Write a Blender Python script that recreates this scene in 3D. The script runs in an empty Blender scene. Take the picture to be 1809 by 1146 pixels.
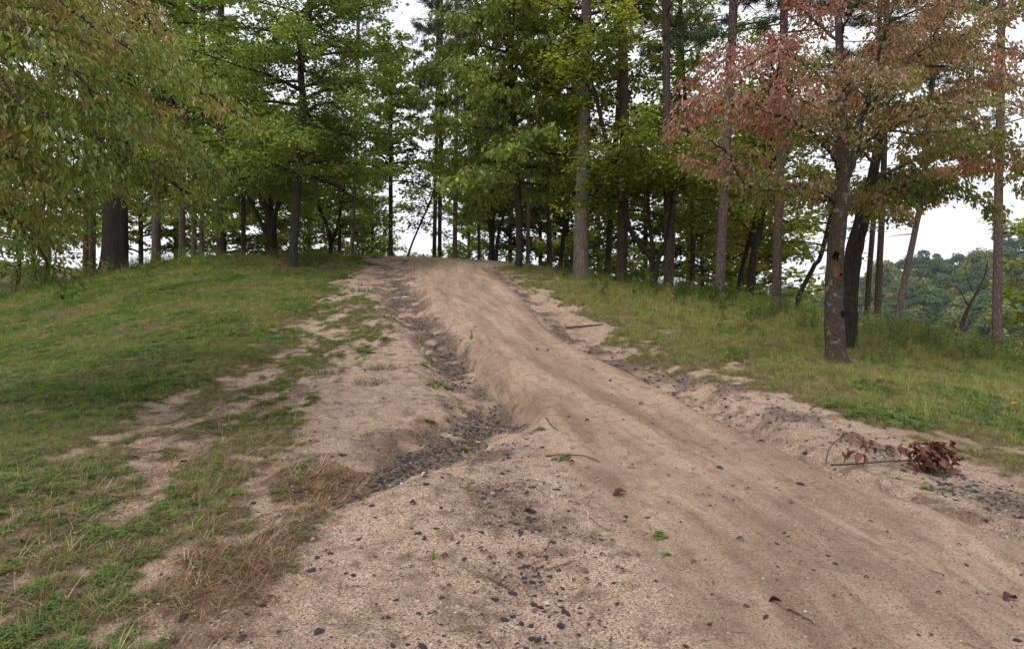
import bpy, math, random
import numpy as np
from mathutils import Vector

# ------------------------------------------------------------------ camera, sky, sun, exposure
SC = bpy.context.scene
F = 1150.0                      # focal length in photograph pixels (1809 wide)
CU, CV, EYE = 904.5, 573.0, 1.6
cam_d = bpy.data.cameras.new('camera'); cam = bpy.data.objects.new('camera', cam_d)
SC.collection.objects.link(cam); SC.camera = cam
cam_d.sensor_width = 36.0; cam_d.lens = 36.0 * F / 1809.0
cam.location = (0, 0, EYE); cam.rotation_euler = (math.radians(90), 0, 0)
cam_d.clip_start = 0.05; cam_d.clip_end = 4000

SUN_EL, SUN_AZ = 58.0, 215.0    # soft overcast light, brightest from behind left
W = bpy.data.worlds.new('World'); SC.world = W; W.use_nodes = True
nt = W.node_tree; nt.nodes.clear()
sky = nt.nodes.new('ShaderNodeTexSky'); sky.sky_type = 'NISHITA'; sky.sun_disc = False
sky.sun_elevation = math.radians(SUN_EL); sky.sun_rotation = math.radians(SUN_AZ)
sky.air_density = 1.0; sky.dust_density = 4.0
hs = nt.nodes.new('ShaderNodeHueSaturation'); hs.inputs['Saturation'].default_value = 0.25
tc = nt.nodes.new('ShaderNodeTexCoord')
mp = nt.nodes.new('ShaderNodeMapping'); mp.inputs['Scale'].default_value = (1.5, 1.5, 5)
cn = nt.nodes.new('ShaderNodeTexNoise'); cn.inputs['Scale'].default_value = 1.6; cn.inputs['Detail'].default_value = 5
cr = nt.nodes.new('ShaderNodeValToRGB')
cr.color_ramp.elements[0].position = 0.3; cr.color_ramp.elements[0].color = (8.3, 8.5, 9.3, 1)
cr.color_ramp.elements[1].position = 0.7; cr.color_ramp.elements[1].color = (9.6, 9.7, 10.2, 1)
mx = nt.nodes.new('ShaderNodeMix'); mx.data_type = 'RGBA'; mx.inputs[0].default_value = 0.82
bg = nt.nodes.new('ShaderNodeBackground'); bg.inputs['Strength'].default_value = 0.076
out = nt.nodes.new('ShaderNodeOutputWorld')
L = nt.links.new
L(tc.outputs['Generated'], mp.inputs['Vector']); L(mp.outputs['Vector'], cn.inputs['Vector']); L(cn.outputs['Fac'], cr.inputs['Fac'])
L(sky.outputs['Color'], hs.inputs['Color']); L(hs.outputs['Color'], mx.inputs[6]); L(cr.outputs['Color'], mx.inputs[7])
L(mx.outputs[2], bg.inputs['Color']); L(bg.outputs[0], out.inputs['Surface'])

sun_d = bpy.data.lights.new('sun', 'SUN'); sun = bpy.data.objects.new('sun', sun_d); SC.collection.objects.link(sun)
sun_d.energy = 1.2; sun_d.angle = math.radians(25); sun_d.color = (1.0, 0.96, 0.9)
_a = math.radians(SUN_AZ); _e = math.radians(SUN_EL)
_dir = Vector((math.sin(_a) * math.cos(_e), math.cos(_a) * math.cos(_e), math.sin(_e)))
sun.rotation_euler = _dir.to_track_quat('Z', 'Y').to_euler()
SC.view_settings.view_transform = 'Standard'; SC.view_settings.look = 'None'
SC.view_settings.gamma = 1.0; SC.view_settings.exposure = 0.95
SC.render.engine = 'CYCLES'
SC.cycles.max_bounces = 9; SC.cycles.diffuse_bounces = 6; SC.cycles.transmission_bounces = 6
SC.cycles.volume_bounces = 0; SC.cycles.use_denoising = True; SC.cycles.denoiser = 'OPENIMAGEDENOISE'; SC.cycles.denoising_prefilter = 'ACCURATE'

# ------------------------------------------------------------------ helpers
rng = np.random.default_rng(7)

def hash2(ix, iy, seed):
    ix = ix.astype(np.int64); iy = iy.astype(np.int64)
    h = (ix * 374761393 + iy * 668265263 + seed * 974711) & 0xffffffff
    h = ((h ^ (h >> 13)) * 1274126177) & 0xffffffff
    h = (h ^ (h >> 16)) & 0xffffff
    return h / float(0xffffff)

def vnoise(x, y, seed=0):
    ix = np.floor(x); iy = np.floor(y); fx = x - ix; fy = y - iy
    fx = fx * fx * (3 - 2 * fx); fy = fy * fy * (3 - 2 * fy)
    a = hash2(ix, iy, seed); b = hash2(ix + 1, iy, seed); c = hash2(ix, iy + 1, seed); d = hash2(ix + 1, iy + 1, seed)
    return (a * (1 - fx) + b * fx) * (1 - fy) + (c * (1 - fx) + d * fx) * fy

def fbm(x, y, seed=0, octv=4, gain=0.5):
    s = 0; a = 1; t = 0
    for k in range(octv):
        ca, sa = math.cos(k * 1.1), math.sin(k * 1.1)
        s = s + a * vnoise((x * ca - y * sa) * 2 ** k + 17.3 * k, (x * sa + y * ca) * 2 ** k + 5.1 * k, seed + k); t += a; a *= gain
    return s / t * 2 - 1

def sstep(a, b, x):
    t = np.clip((x - a) / (b - a), 0, 1); return t * t * (3 - 2 * t)

def mesh_np(name, V, Fc, mat=None, col=None, smooth=False, attrs=None, mats=None, midx=None):
    """V (n,3); Fc (m,k) int array with k = 3 or 4"""
    V = np.asarray(V, dtype=np.float32); Fc = np.asarray(Fc, dtype=np.int32)
    me = bpy.data.meshes.new(name); k = Fc.shape[1]; m = len(Fc)
    me.vertices.add(len(V)); me.vertices.foreach_set('co', V.ravel())
    me.loops.add(m * k); me.loops.foreach_set('vertex_index', Fc.ravel())
    me.polygons.add(m); me.polygons.foreach_set('loop_start', np.arange(m, dtype=np.int32) * k)
    if smooth: me.polygons.foreach_set('use_smooth', np.ones(m, dtype=bool))
    if midx is not None: me.polygons.foreach_set('material_index', np.asarray(midx, dtype=np.int32))
    me.update(calc_edges=True)
    if col is not None:
        c = np.ones((len(V), 4), dtype=np.float32); c[:, :3] = col
        at = me.attributes.new('col', 'FLOAT_COLOR', 'POINT'); at.data.foreach_set('color', c.ravel())
    for an, av in (attrs or {}).items():
        av = np.asarray(av, dtype=np.float32)
        if av.ndim == 1:
            at = me.attributes.new(an, 'FLOAT', 'POINT'); at.data.foreach_set('value', av)
        else:
            at = me.attributes.new(an, 'FLOAT_VECTOR', 'POINT'); at.data.foreach_set('vector', av.ravel())
    for mt in (mats or ([mat] if mat else [])): me.materials.append(mt)
    return me

def link(name, me, parent=None, **props):
    o = bpy.data.objects.new(name, me); SC.collection.objects.link(o)
    if parent is not None: o.parent = parent
    for k, v in props.items():
        if v is not None: o[k] = v
    return o

def empty(name, loc, label, cat, group=None, rotz=0.0):
    o = bpy.data.objects.new(name, None); SC.collection.objects.link(o)
    o.location = loc; o.rotation_euler = (0, 0, rotz); o.empty_display_size = 0.3
    o['label'] = label; o['category'] = cat
    if group: o['group'] = group
    return o

def dup(root, loc, rotz, scale, label, group=None):
    r = root.copy(); SC.collection.objects.link(r); r.location = loc; r.rotation_euler = (0, 0, rotz)
    r.scale = scale if isinstance(scale, tuple) else (scale,) * 3
    r['label'] = label
    if group: r['group'] = group
    for ch in list(root.children):
        c = ch.copy(); SC.collection.objects.link(c); c.parent = r
    return r

# ------------------------------------------------------------------ materials
def newmat(name):
    m = bpy.data.materials.new(name); m.use_nodes = True; n = m.node_tree; n.nodes.clear(); return m, n

def node(n, t, **kw):
    x = n.nodes.new(t)
    for k, v in kw.items():
        if k in x.inputs: x.inputs[k].default_value = v
        else: setattr(x, k, v)
    return x

def noise(n, vec, scale, detail=4, rough=0.55, dist=0.0):
    x = n.nodes.new('ShaderNodeTexNoise'); x.inputs['Scale'].default_value = scale; x.inputs['Detail'].default_value = detail
    x.inputs['Roughness'].default_value = rough; x.inputs['Distortion'].default_value = dist
    if vec is not None: n.links.new(vec, x.inputs['Vector'])
    return x.outputs['Fac']

def ramp(n, fac, stops):
    x = n.nodes.new('ShaderNodeValToRGB'); e = x.color_ramp.elements
    while len(e) < len(stops): e.new(0.5)
    for i, (p, c) in enumerate(stops):
        e[i].position = p; e[i].color = (*c, 1) if len(c) == 3 else c
    n.links.new(fac, x.inputs['Fac']); return x.outputs['Color']

def mix(n, fac, a, b, mode='MIX'):
    x = n.nodes.new('ShaderNodeMix'); x.data_type = 'RGBA'; x.blend_type = mode
    for s, v in ((0, fac), (6, a), (7, b)):
        if hasattr(v, 'links') or hasattr(v, 'is_linked'): n.links.new(v, x.inputs[s])
        elif s == 0: x.inputs[0].default_value = v
        else: x.inputs[s].default_value = (*v, 1)
    return x.outputs[2]

def math_(n, op, a, b=None, clamp=False):
    x = n.nodes.new('ShaderNodeMath'); x.operation = op; x.use_clamp = clamp
    for i, v in enumerate((a, b)):
        if v is None: continue
        if hasattr(v, 'is_linked'): n.links.new(v, x.inputs[i])
        else: x.inputs[i].default_value = v
    return x.outputs[0]

def finish(n, col, rough=0.9, bump=None, bstr=0.3, bdist=0.01, spec=0.2):
    p = n.nodes.new('ShaderNodeBsdfPrincipled'); o = n.nodes.new('ShaderNodeOutputMaterial')
    if hasattr(col, 'is_linked'): n.links.new(col, p.inputs['Base Color'])
    else: p.inputs['Base Color'].default_value = (*col, 1)
    p.inputs['Roughness'].default_value = rough; p.inputs['Specular IOR Level'].default_value = spec
    if bump is not None:
        b = n.nodes.new('ShaderNodeBump'); b.inputs['Strength'].default_value = bstr; b.inputs['Distance'].default_value = bdist
        n.links.new(bump, b.inputs['Height']); n.links.new(b.outputs[0], p.inputs['Normal'])
    n.links.new(p.outputs[0], o.inputs['Surface']); return p

def leaf_mat(name, gloss=0.45, trans=0.35, attr='col', atype='GEOMETRY', tint=None):
    m, n = newmat(name)
    a = node(n, 'ShaderNodeAttribute', attribute_name=attr, attribute_type=atype)
    col = a.outputs['Color']
    if tint: col = mix(n, 1.0, col, tint, 'MULTIPLY')
    p = n.nodes.new('ShaderNodeBsdfPrincipled'); p.inputs['Roughness'].default_value = gloss
    p.inputs['Specular IOR Level'].default_value = 0.35
    n.links.new(col, p.inputs['Base Color'])
    t = n.nodes.new('ShaderNodeBsdfTranslucent')
    tcx = mix(n, 1.0, col, (1.5, 1.6, 0.8), 'MULTIPLY'); n.links.new(tcx, t.inputs['Color'])
    ms = n.nodes.new('ShaderNodeMixShader'); ms.inputs[0].default_value = trans
    n.links.new(p.outputs[0], ms.inputs[1]); n.links.new(t.outputs[0], ms.inputs[2])
    o = n.nodes.new('ShaderNodeOutputMaterial'); n.links.new(ms.outputs[0], o.inputs['Surface'])
    return m

def bark_mat(name, dark, light, scale=1.0, zst=0.16, lichen=0.0, bst=0.9):
    m, n = newmat(name)
    tcn = n.nodes.new('ShaderNodeTexCoord')
    mp = n.nodes.new('ShaderNodeMapping'); mp.inputs['Scale'].default_value = (1, 1, zst)
    n.links.new(tcn.outputs['Object'], mp.inputs['Vector'])
    nf = noise(n, mp.outputs[0], 14 * scale, 6, 0.62, 0.6)
    v = n.nodes.new('ShaderNodeTexVoronoi'); v.feature = 'DISTANCE_TO_EDGE'; v.inputs['Scale'].default_value = 22 * scale
    n.links.new(mp.outputs[0], v.inputs['Vector'])
    e = math_(n, 'MULTIPLY', v.outputs['Distance'], 2.4, True)
    h = math_(n, 'ADD', math_(n, 'MULTIPLY', e, 0.6), math_(n, 'MULTIPLY', nf, 0.7))
    col = ramp(n, h, [(0.25, dark), (0.8, light)])
    big = noise(n, tcn.outputs['Object'], 1.3, 4, 0.6)
    col = mix(n, ramp(n, big, [(0.35, (0, 0, 0)), (0.7, (0.55, 0.55, 0.55))]), col, tuple(c * 0.55 for c in light))
    if lichen > 0:
        ln = noise(n, tcn.outputs['Object'], 6.5, 5, 0.7)
        col = mix(n, ramp(n, ln, [(0.56, (0, 0, 0)), (0.64, (lichen,) * 3)]), col, (0.30, 0.32, 0.26))
    finish(n, col, 0.95, h, bst, 0.03, 0.15)
    return m

M = {}
M['bark_dark'] = bark_mat('dark_furrowed_bark', (0.018, 0.014, 0.012), (0.085, 0.07, 0.06))
M['bark_black'] = bark_mat('blackish_bark', (0.014, 0.011, 0.009), (0.055, 0.043, 0.035), 1.4)
M['bark_grey'] = bark_mat('grey_beige_bark', (0.07, 0.055, 0.045), (0.22, 0.185, 0.155), 1.0, 0.12)
M['bark_pine'] = bark_mat('pinkish_pine_bark', (0.045, 0.03, 0.026), (0.17, 0.125, 0.115), 0.9, 0.3)
M['bark_pine_dark'] = bark_mat('dark_pine_bark', (0.03, 0.02, 0.016), (0.11, 0.075, 0.062), 0.9, 0.3)
M['bark_dogwood'] = bark_mat('rotten_dogwood_bark', (0.02, 0.014, 0.011), (0.15, 0.11, 0.088), 2.2, 0.55, 0.6, 1.0)
M['bark_pale'] = bark_mat('pale_lichen_bark', (0.06, 0.055, 0.045), (0.25, 0.235, 0.2), 1.6, 0.4, 0.9)
M['leaf'] = leaf_mat('tree_leaves', .45, .46)
M['leaf_near'] = leaf_mat('glossy_near_leaves', 0.36, 0.44)
M['needle'] = leaf_mat('pine_needles', 0.5, 0.15)
M['far_leaf'] = leaf_mat('distant_leaves', 0.7, 0.2)
M['grass'] = leaf_mat('grass_blades', 0.55, 0.35, 'tint', 'INSTANCER')
M['dead_leaf'] = leaf_mat('dead_leaves', 0.6, 0.15)

def plain(name, dark, light, scale=20, rough=0.8, spec=0.3, bst=0.4, bd=0.01):
    m, n = newmat(name); tcn = n.nodes.new('ShaderNodeTexCoord')
    f = noise(n, tcn.outputs['Object'], scale, 5)
    finish(n, ramp(n, f, [(0.3, dark), (0.7, light)]), rough, f, bst, bd, spec); return m
M['slate'] = plain('dark_slate_stone', (0.014, 0.014, 0.018), (0.085, 0.08, 0.09), 60, 0.45, 0.5, .8, .02)
M['pale_stone'] = plain('pale_quartz_stone', (0.30, 0.24, 0.20), (0.62, 0.56, 0.50), 60, 0.7)
M['tan_stone'] = plain('tan_pebble', (0.22, 0.15, 0.11), (0.45, 0.34, 0.26), 60, 0.8)
M['twig'] = plain('dry_twig_bark', (0.03, 0.02, 0.016), (0.12, 0.09, 0.07), 30, 0.9)
M['berry'] = plain('red_berry', (0.35, 0.01, 0.01), (0.5, 0.02, 0.02), 10, 0.3, 0.5)
M['petal'] = plain('yellow_petals', (0.70, 0.42, 0.01), (0.85, 0.58, 0.02), 10, 0.6)
M['rot'] = plain('orange_rotten_wood', (0.06, 0.032, 0.025), (0.24, 0.095, 0.06), 55, 0.95, .1, 1.0, .02)
M['hole'] = plain('dark_hollow', (0.006, 0.004, 0.003), (0.012, 0.009, 0.007), 20, 1.0, 0.0)

# ------------------------------------------------------------------ terrain
def P(u, v, d):
    return ((u - CU) / F * d, d, EYE + (CV - v) / F * d)

ctrl = []
cols_ = {
    0:    [(1146, 2.9), (900, 4.3), (760, 7), (660, 11), (590, 16), (530, 22)],
    300:  [(1146, 2.85), (900, 4.3), (800, 5.6), (700, 8), (620, 11), (560, 14.5), (500, 19.5), (462, 25)],
    620:  [(1146, 2.8), (900, 4.3), (800, 5.6), (700, 8), (600, 12), (550, 15), (500, 20), (470, 24), (452, 29)],
    904:  [(1146, 2.8), (900, 4.3), (800, 5.6), (700, 8), (600, 12), (550, 15), (505, 19.5), (474, 24), (463, 28)],
    1200: [(1146, 2.8), (900, 4.35), (800, 5.7), (710, 8), (640, 10.6), (590, 13.5), (550, 17), (516, 22)],
    1478: [(1146, 2.85), (920, 4.3), (820, 5.8), (730, 7.6), (640, 10.5), (600, 14), (570, 19)],
    1809: [(1146, 2.9), (950, 4.3), (850, 5.7), (760, 7.6), (690, 10.5), (650, 14.5), (631, 18)],
}
for u, l in cols_.items():
    for v, d in l: ctrl.append(P(u, v, d))
ctrl += [(0, 0, 0), (-3, 0, 0.05), (3, 0, 0.0), (0, -6, -0.4), (-12, 0, 0.4), (-12, 6, 0.9), (12, 0, -0.3), (12, 5, 0.05), (-22, 8, 0.8), (22, 8, -0.7),
         (-12, -10, 0), (12, -10, -1.0), (-30, -10, 0), (30, -10, -3),
         (-4, 33, 4.75), (2, 33, 3.9), (-12, 33, 4.6), (8, 30, 2.9), (-4, 42, 3.3), (8, 42, 0.5), (-22, 30, 3.0), (-16, 42, 3.6), (-30, 45, 4.2),
         (-45, 60, 7.5), (-66, 72, 9.5), (-25, 62, 1.0), (0, 62, -3.5), (17, 26, 0.7), (24, 30, -1.8), (14, 38, -0.5), (30, 20, -1.2), (34, 45, -8), (14, 62, -7), (44, 28, -8), (-32, 22, 1.6), (-45, 30, 2.2)]
ctrl = np.array(ctrl); CC = 2.0
def _phi(r): return np.sqrt(r * r + CC * CC)
_n = len(ctrl); _D = np.hypot(ctrl[:, None, 0] - ctrl[None, :, 0], ctrl[:, None, 1] - ctrl[None, :, 1])
_A = np.zeros((_n + 3, _n + 3)); _A[:_n, :_n] = _phi(_D) - np.eye(_n) * 0.05
_A[:_n, _n] = 1; _A[:_n, _n + 1:] = ctrl[:, :2]; _A[_n, :_n] = 1; _A[_n + 1:, :_n] = ctrl[:, :2].T
_b = np.zeros(_n + 3); _b[:_n] = ctrl[:, 2]
_wt = np.linalg.solve(_A, _b)
LAKE = -15.0
def zbase(x, y):
    x = np.asarray(x, float); y = np.asarray(y, float); sh = x.shape; x = x.ravel(); y = y.ravel()
    z = np.empty(len(x))
    for i in range(0, len(x), 60000):
        X = np.clip(x[i:i + 60000], -75, 50); Y = np.clip(y[i:i + 60000], -16, 80)
        z[i:i + 60000] = _phi(np.hypot(X[:, None] - ctrl[None, :, 0], Y[:, None] - ctrl[None, :, 1])) @ _wt[:_n] + _wt[_n] + X * _wt[_n + 1] + Y * _wt[_n + 2]
    # away from the mound the land falls to the lake on the right and ahead, and stays a low meadow on the left
    far = np.maximum.reduce([sstep(26, 60, x), sstep(40, 78, y + np.maximum(x, -30) * 0.5)])
    lim = np.where(x < -35, 9 + 0 * x, -19.0)
    bl = sstep(-55, -30, x)
    zf = 9 * (1 - bl) + (-19.0) * bl
    far = np.maximum(far, sstep(-70, -110, x) )
    # the far bank of the lake and its hill
    r = np.hypot(x, y); az = np.degrees(np.arctan2(x, y))
    bank = sstep(372, 400, r - 0.0)
    hill = -13.5 + bank * 0 + sstep(380, 640, r) * np.interp(az, [-60, -30, 0, 5, 20, 27, 31, 38, 50, 90, 180], [14, 12, 6, 10, 16, 32, 50, 58, 60, 40, 30])
    z = z * (1 - far) + zf * far
    z = z * (1 - bank) + hill * bank
    return z.reshape(sh)

def px2w(uv, dmax=40.0):
    """pixels of the photograph -> ground points (x, y) by marching the view ray over the land"""
    uv = np.atleast_2d(np.asarray(uv, float)); d = np.geomspace(1.2, dmax, 900)
    X = (uv[:, 0:1] - CU) / F * d; Zr = EYE + (CV - uv[:, 1:2]) / F * d
    Zg = zbase(X, np.broadcast_to(d, X.shape))
    below = Zr <= Zg; k = np.argmax(below, axis=1)
    miss = ~below.any(axis=1)
    if miss.any():                       # above the skyline: where the ray passes closest to the land
        k[miss] = np.argmin((Zr - Zg)[miss][:, 300:] / d[300:], axis=1) + 300
    return np.stack([X[np.arange(len(uv)), k], d[k]], axis=1)

def pl_dist(x, y, pts):
    """distance to a polyline, parameter along it, signed side; pts (n,2)"""
    best = np.full(x.shape, 1e9); tt = np.zeros(x.shape); side = np.zeros(x.shape); acc = 0.0
    for (ax, ay), (bx, by) in zip(pts[:-1], pts[1:]):
        dx, dy = bx - ax, by - ay; l2 = dx * dx + dy * dy + 1e-9; l = math.sqrt(l2)
        t = np.clip(((x - ax) * dx + (y - ay) * dy) / l2, 0, 1)
        ddx = x - ax - t * dx; ddy = y - ay - t * dy; dd = np.hypot(ddx, ddy)
        m = dd < best
        best = np.where(m, dd, best); tt = np.where(m, acc + t * l, tt)
        side = np.where(m, np.sign(dx * ddy - dy * ddx), side); acc += l
    return best, tt, side

def interp_along(pts, vals):
    seg = np.concatenate([[0], np.cumsum(np.hypot(*np.diff(pts, axis=0).T))]); return lambda t: np.interp(t, seg, vals)

def sd_poly(x, y, pts):
    """signed distance to a closed polygon, positive inside"""
    P2 = np.vstack([pts, pts[:1]]); d, _, _ = pl_dist(x, y, P2)
    ins = np.zeros(x.shape, bool)
    for (ax, ay), (bx, by) in zip(P2[:-1], P2[1:]):
        c = ((ay > y) != (by > y)) & (x < (bx - ax) * (y - ay) / ((by - ay) if abs(by - ay) > 1e-9 else 1e-9) + ax)
        ins ^= c
    return np.where(ins, d, -d)

# gullies: polyline in photograph pixels, half width (m), depth (m), gravel
def gl(pts, w, dp):
    p = px2w(pts); return p, interp_along(p, w), interp_along(p, dp)
G1 = gl([(668, 462), (700, 500), (728, 545), (772, 585), (800, 622), (822, 655), (868, 690), (845, 730), (795, 765), (730, 795), (655, 838), (575, 868), (470, 905)],
        [.5, .5, .42, .40, .36, .33, .34, .36, .34, .30, .27, .30, .4], [.03, .10, .18, .24, .26, .24, .20, .15, .14, .12, .10, .06, 0])
G1b = gl([(868, 690), (905, 712), (930, 745)], [.22, .22, .2], [.2, .17, .02])
G2 = gl([(868, 478), (930, 523), (985, 575), (1025, 603), (1090, 636), (1155, 672), (1222, 706), (1288, 742), (1345, 775), (1425, 812), (1510, 850), (1625, 892), (1765, 942), (1830, 965)],
        [.25, .25, .4, .45, .4, .32, .27, .24, .16, .13, .13, .14, .15, .15], [.02, .05, .09, .10, .11, .12, .15, .19, .13, .10, .08, .07, .06, .04])
G3 = gl([(955, 770), (885, 800), (880, 850), (925, 905), (935, 970), (985, 1050), (1020, 1146)], [.25, .3, .25, .22, .25, .3, .4], [.03, .05, .05, .04, .04, .03, .02])
R1 = gl([(790, 470), (835, 500), (900, 560), (1010, 640), (1150, 740), (1300, 830), (1500, 930), (1809, 1060)], [.2] * 8, [.02, .03, .03, .03, .035, .04, .035, .03])
R2 = gl([(760, 480), (790, 520), (850, 590), (930, 660), (1040, 760), (1180, 880), (1330, 1000), (1500, 1146)], [.25] * 8, [.02, .03, .03, .03, .04, .04, .03, .03])
R3 = gl([(800, 462), (870, 500), (950, 555), (1080, 650), (1250, 760), (1420, 840), (1640, 930), (1809, 990)], [.3] * 8, [-.03, -.04, -.05, -.05, -.06, -.06, -.05, -.04])
STREAMS = [gl(a, b, c) for a, b, c in [
    ([(600, 520), (520, 610), (380, 690), (220, 760), (60, 830)], [.25] * 5, [.02, .05, .07, .07, .05]),
    ([(640, 560), (560, 640), (430, 740), (300, 800), (100, 880), (0, 930)], [.22] * 6, [.02, .05, .06, .07, .06, .04]),
    ([(690, 600), (640, 690), (560, 760), (430, 850)], [.2] * 4, [.02, .04, .05, .04])]]

POLY = {k: px2w(v) for k, v in {
    'road': [(735, 460), (770, 540), (835, 600), (848, 650), (905, 700), (940, 750), (1020, 850), (1100, 950), (1180, 1060), (1240, 1180), (1850, 1180), (1850, 985), (1640, 905), (1500, 858), (1400, 812),
             (1290, 752), (1200, 705), (1080, 640), (1000, 605), (930, 535), (868, 478), (820, 460)],
    'gleft': [(-500, 520), (-500, 1000), (-300, 920), (0, 850), (110, 800), (250, 745), (380, 690), (480, 640), (560, 590), (598, 540), (612, 500), (640, 470), (660, 452), (500, 445), (300, 450), (0, 520)],
    'mleft': [(-500, 900), (-300, 1400), (230, 1250), (330, 1140), (430, 1060), (545, 960), (610, 880), (570, 830), (525, 800), (540, 720), (610, 650), (690, 600), (700, 560), (650, 520), (600, 520), (560, 590), (480, 640), (380, 690), (250, 745), (110, 800), (0, 850)],
    'gright': [(868, 470), (920, 500), (985, 540), (1070, 575), (1060, 600), (1140, 640), (1230, 660), (1330, 690), (1450, 728), (1560, 760), (1680, 810), (1770, 845), (1850, 880), (2300, 1000), (2600, 640), (1809, 626), (1478, 575), (1200, 512), (1000, 480)],
}.items()}
RM = px2w([(775, 462), (815, 510), (880, 575), (960, 640), (1080, 730), (1250, 840), (1430, 950), (1700, 1140), (1900, 1300)])
_q0, _q1 = px2w([(0, 870), (600, 560)]); SA = math.atan2(_q1[1] - _q0[1], _q1[0] - _q0[0])

DRY = px2w([(590, 840), (520, 890), (440, 940), (400, 1010), (330, 1090), (250, 1130)])
def masks(x, y):
    n1 = fbm(x * 0.9, y * 0.9, 11, 5); n2 = fbm(x * 3.1, y * 3.1, 23, 4); n3 = fbm(x * 9, y * 9, 31, 3)
    wob = n1 * 0.35 + n2 * 0.22
    r = np.hypot(x, y)
    sc = np.clip(y / 10, 0.35, 1.6)
    out = {}
    d1, t1, s1 = pl_dist(x, y, G1[0]); d1b, t1b, _ = pl_dist(x, y, G1b[0]); d2, t2, s2 = pl_dist(x, y, G2[0]); d3, t3, _ = pl_dist(x, y, G3[0])
    out['g1'] = np.exp(-((d1 + n2 * .07) / G1[1](t1)) ** 2); out['g1b'] = np.exp(-((d1b + n2 * .05) / G1b[1](t1b)) ** 2)
    out['g2'] = np.exp(-((d2 + n2 * .05) / G2[1](t2)) ** 2); out['g3'] = np.exp(-((d3 + n2 * .1) / G3[1](t3)) ** 2)
    out['trk'] = pl_dist(x, y, RM)
    out['D'] = (d1, t1, s1, d1b, t1b, d2, t2, s2, d3, t3)
    out['road'] = sstep(-0.18, 0.18, sd_poly(x, y, POLY['road']) + n2 * 0.05)
    gL = sstep(-0.5, 0.7, sd_poly(x, y, POLY['gleft']) + (n1 * .5 + n2 * .5 + n3 * .3) * sc * 0.9)
    sg = sd_poly(x, y, POLY['mleft']); mL = sstep(-0.25, 0.3, sg + n2 * 0.2)
    al = x * math.cos(SA) + y * math.sin(SA); pe = -x * math.sin(SA) + y * math.cos(SA)
    st = fbm(al * .55, pe * 2.2, 77, 4); st2 = fbm(al * 2.2, pe * 6.5, 78, 3)
    low = sstep(6.5, 3.5, y)
    patch = np.clip(.46 + .95 * st + .6 * n2 + .5 * st2 + .35 * n3 + .22 * low, 0, 1)
    gR = sstep(-0.3, 0.6, sd_poly(x, y, POLY['gright']) + (n1 * .4 + n2 * .45 + n3 * .3) * sc * 0.7)
    back = sstep(3, 1.0, y) * 0.0
    g = np.maximum.reduce([gL * (0.6 + 0.4 * sstep(-.45, .1, n2 + n1)), mL * patch * 0.9, gR * (0.35 + .65 * sstep(-.5, .0, n2 + n1 * .6))])
    road_out = 1 - np.maximum(out['road'], 0)
    # beyond the crest and outside the frame grass carries on
    far = sstep(29, 33, y)
    g = np.maximum(g * road_out, far)
    g = g * (1 - 0.9 * np.maximum.reduce([out['g1'] * sstep(.02, .1, G1[2](t1)), out['g1b'], out['g2'] * 0.8]))
    g = np.clip(g + n3 * .45 * sstep(.02, .3, g) * sstep(1.2, .6, g), 0, 1)
    out['grass'] = g; out['mleft'] = mL; out['gleft'] = gL; out['gright'] = gR
    out['n'] = (n1, n2, n3)
    ddg, _, _ = pl_dist(x, y, DRY); out['drygrass'] = np.exp(-(ddg / (.30 + .16 * n2)) ** 2) * sstep(-.35, .35, n1 * .5 + n2 + n3 * .4)
    out['soil'] = np.clip(np.exp(-(d1 / np.where(s1 > 0, .35, .75)) ** 2) * sstep(2.0, 5.5, t1) * 1.0 + np.exp(-(d3 / .55) ** 2) * .55 + np.exp(-(d2 / np.where(s2 < 0, .22, .6)) ** 2) * .6 + mL * .6 * (1 - g) + .8 * out['drygrass'], 0, 1) * sstep(-.55, .25, n2 + n1 * .4) * (1 - out['road'] * .5)
    out['litter'] = sstep(0.0, 0.6, fbm(x * .5, y * .5, 91, 4) + 1.0 * np.exp(-(((x + 8.5) / 3.5) ** 2 + ((y - 24.5) / 2.5) ** 2)))
    return out

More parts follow.
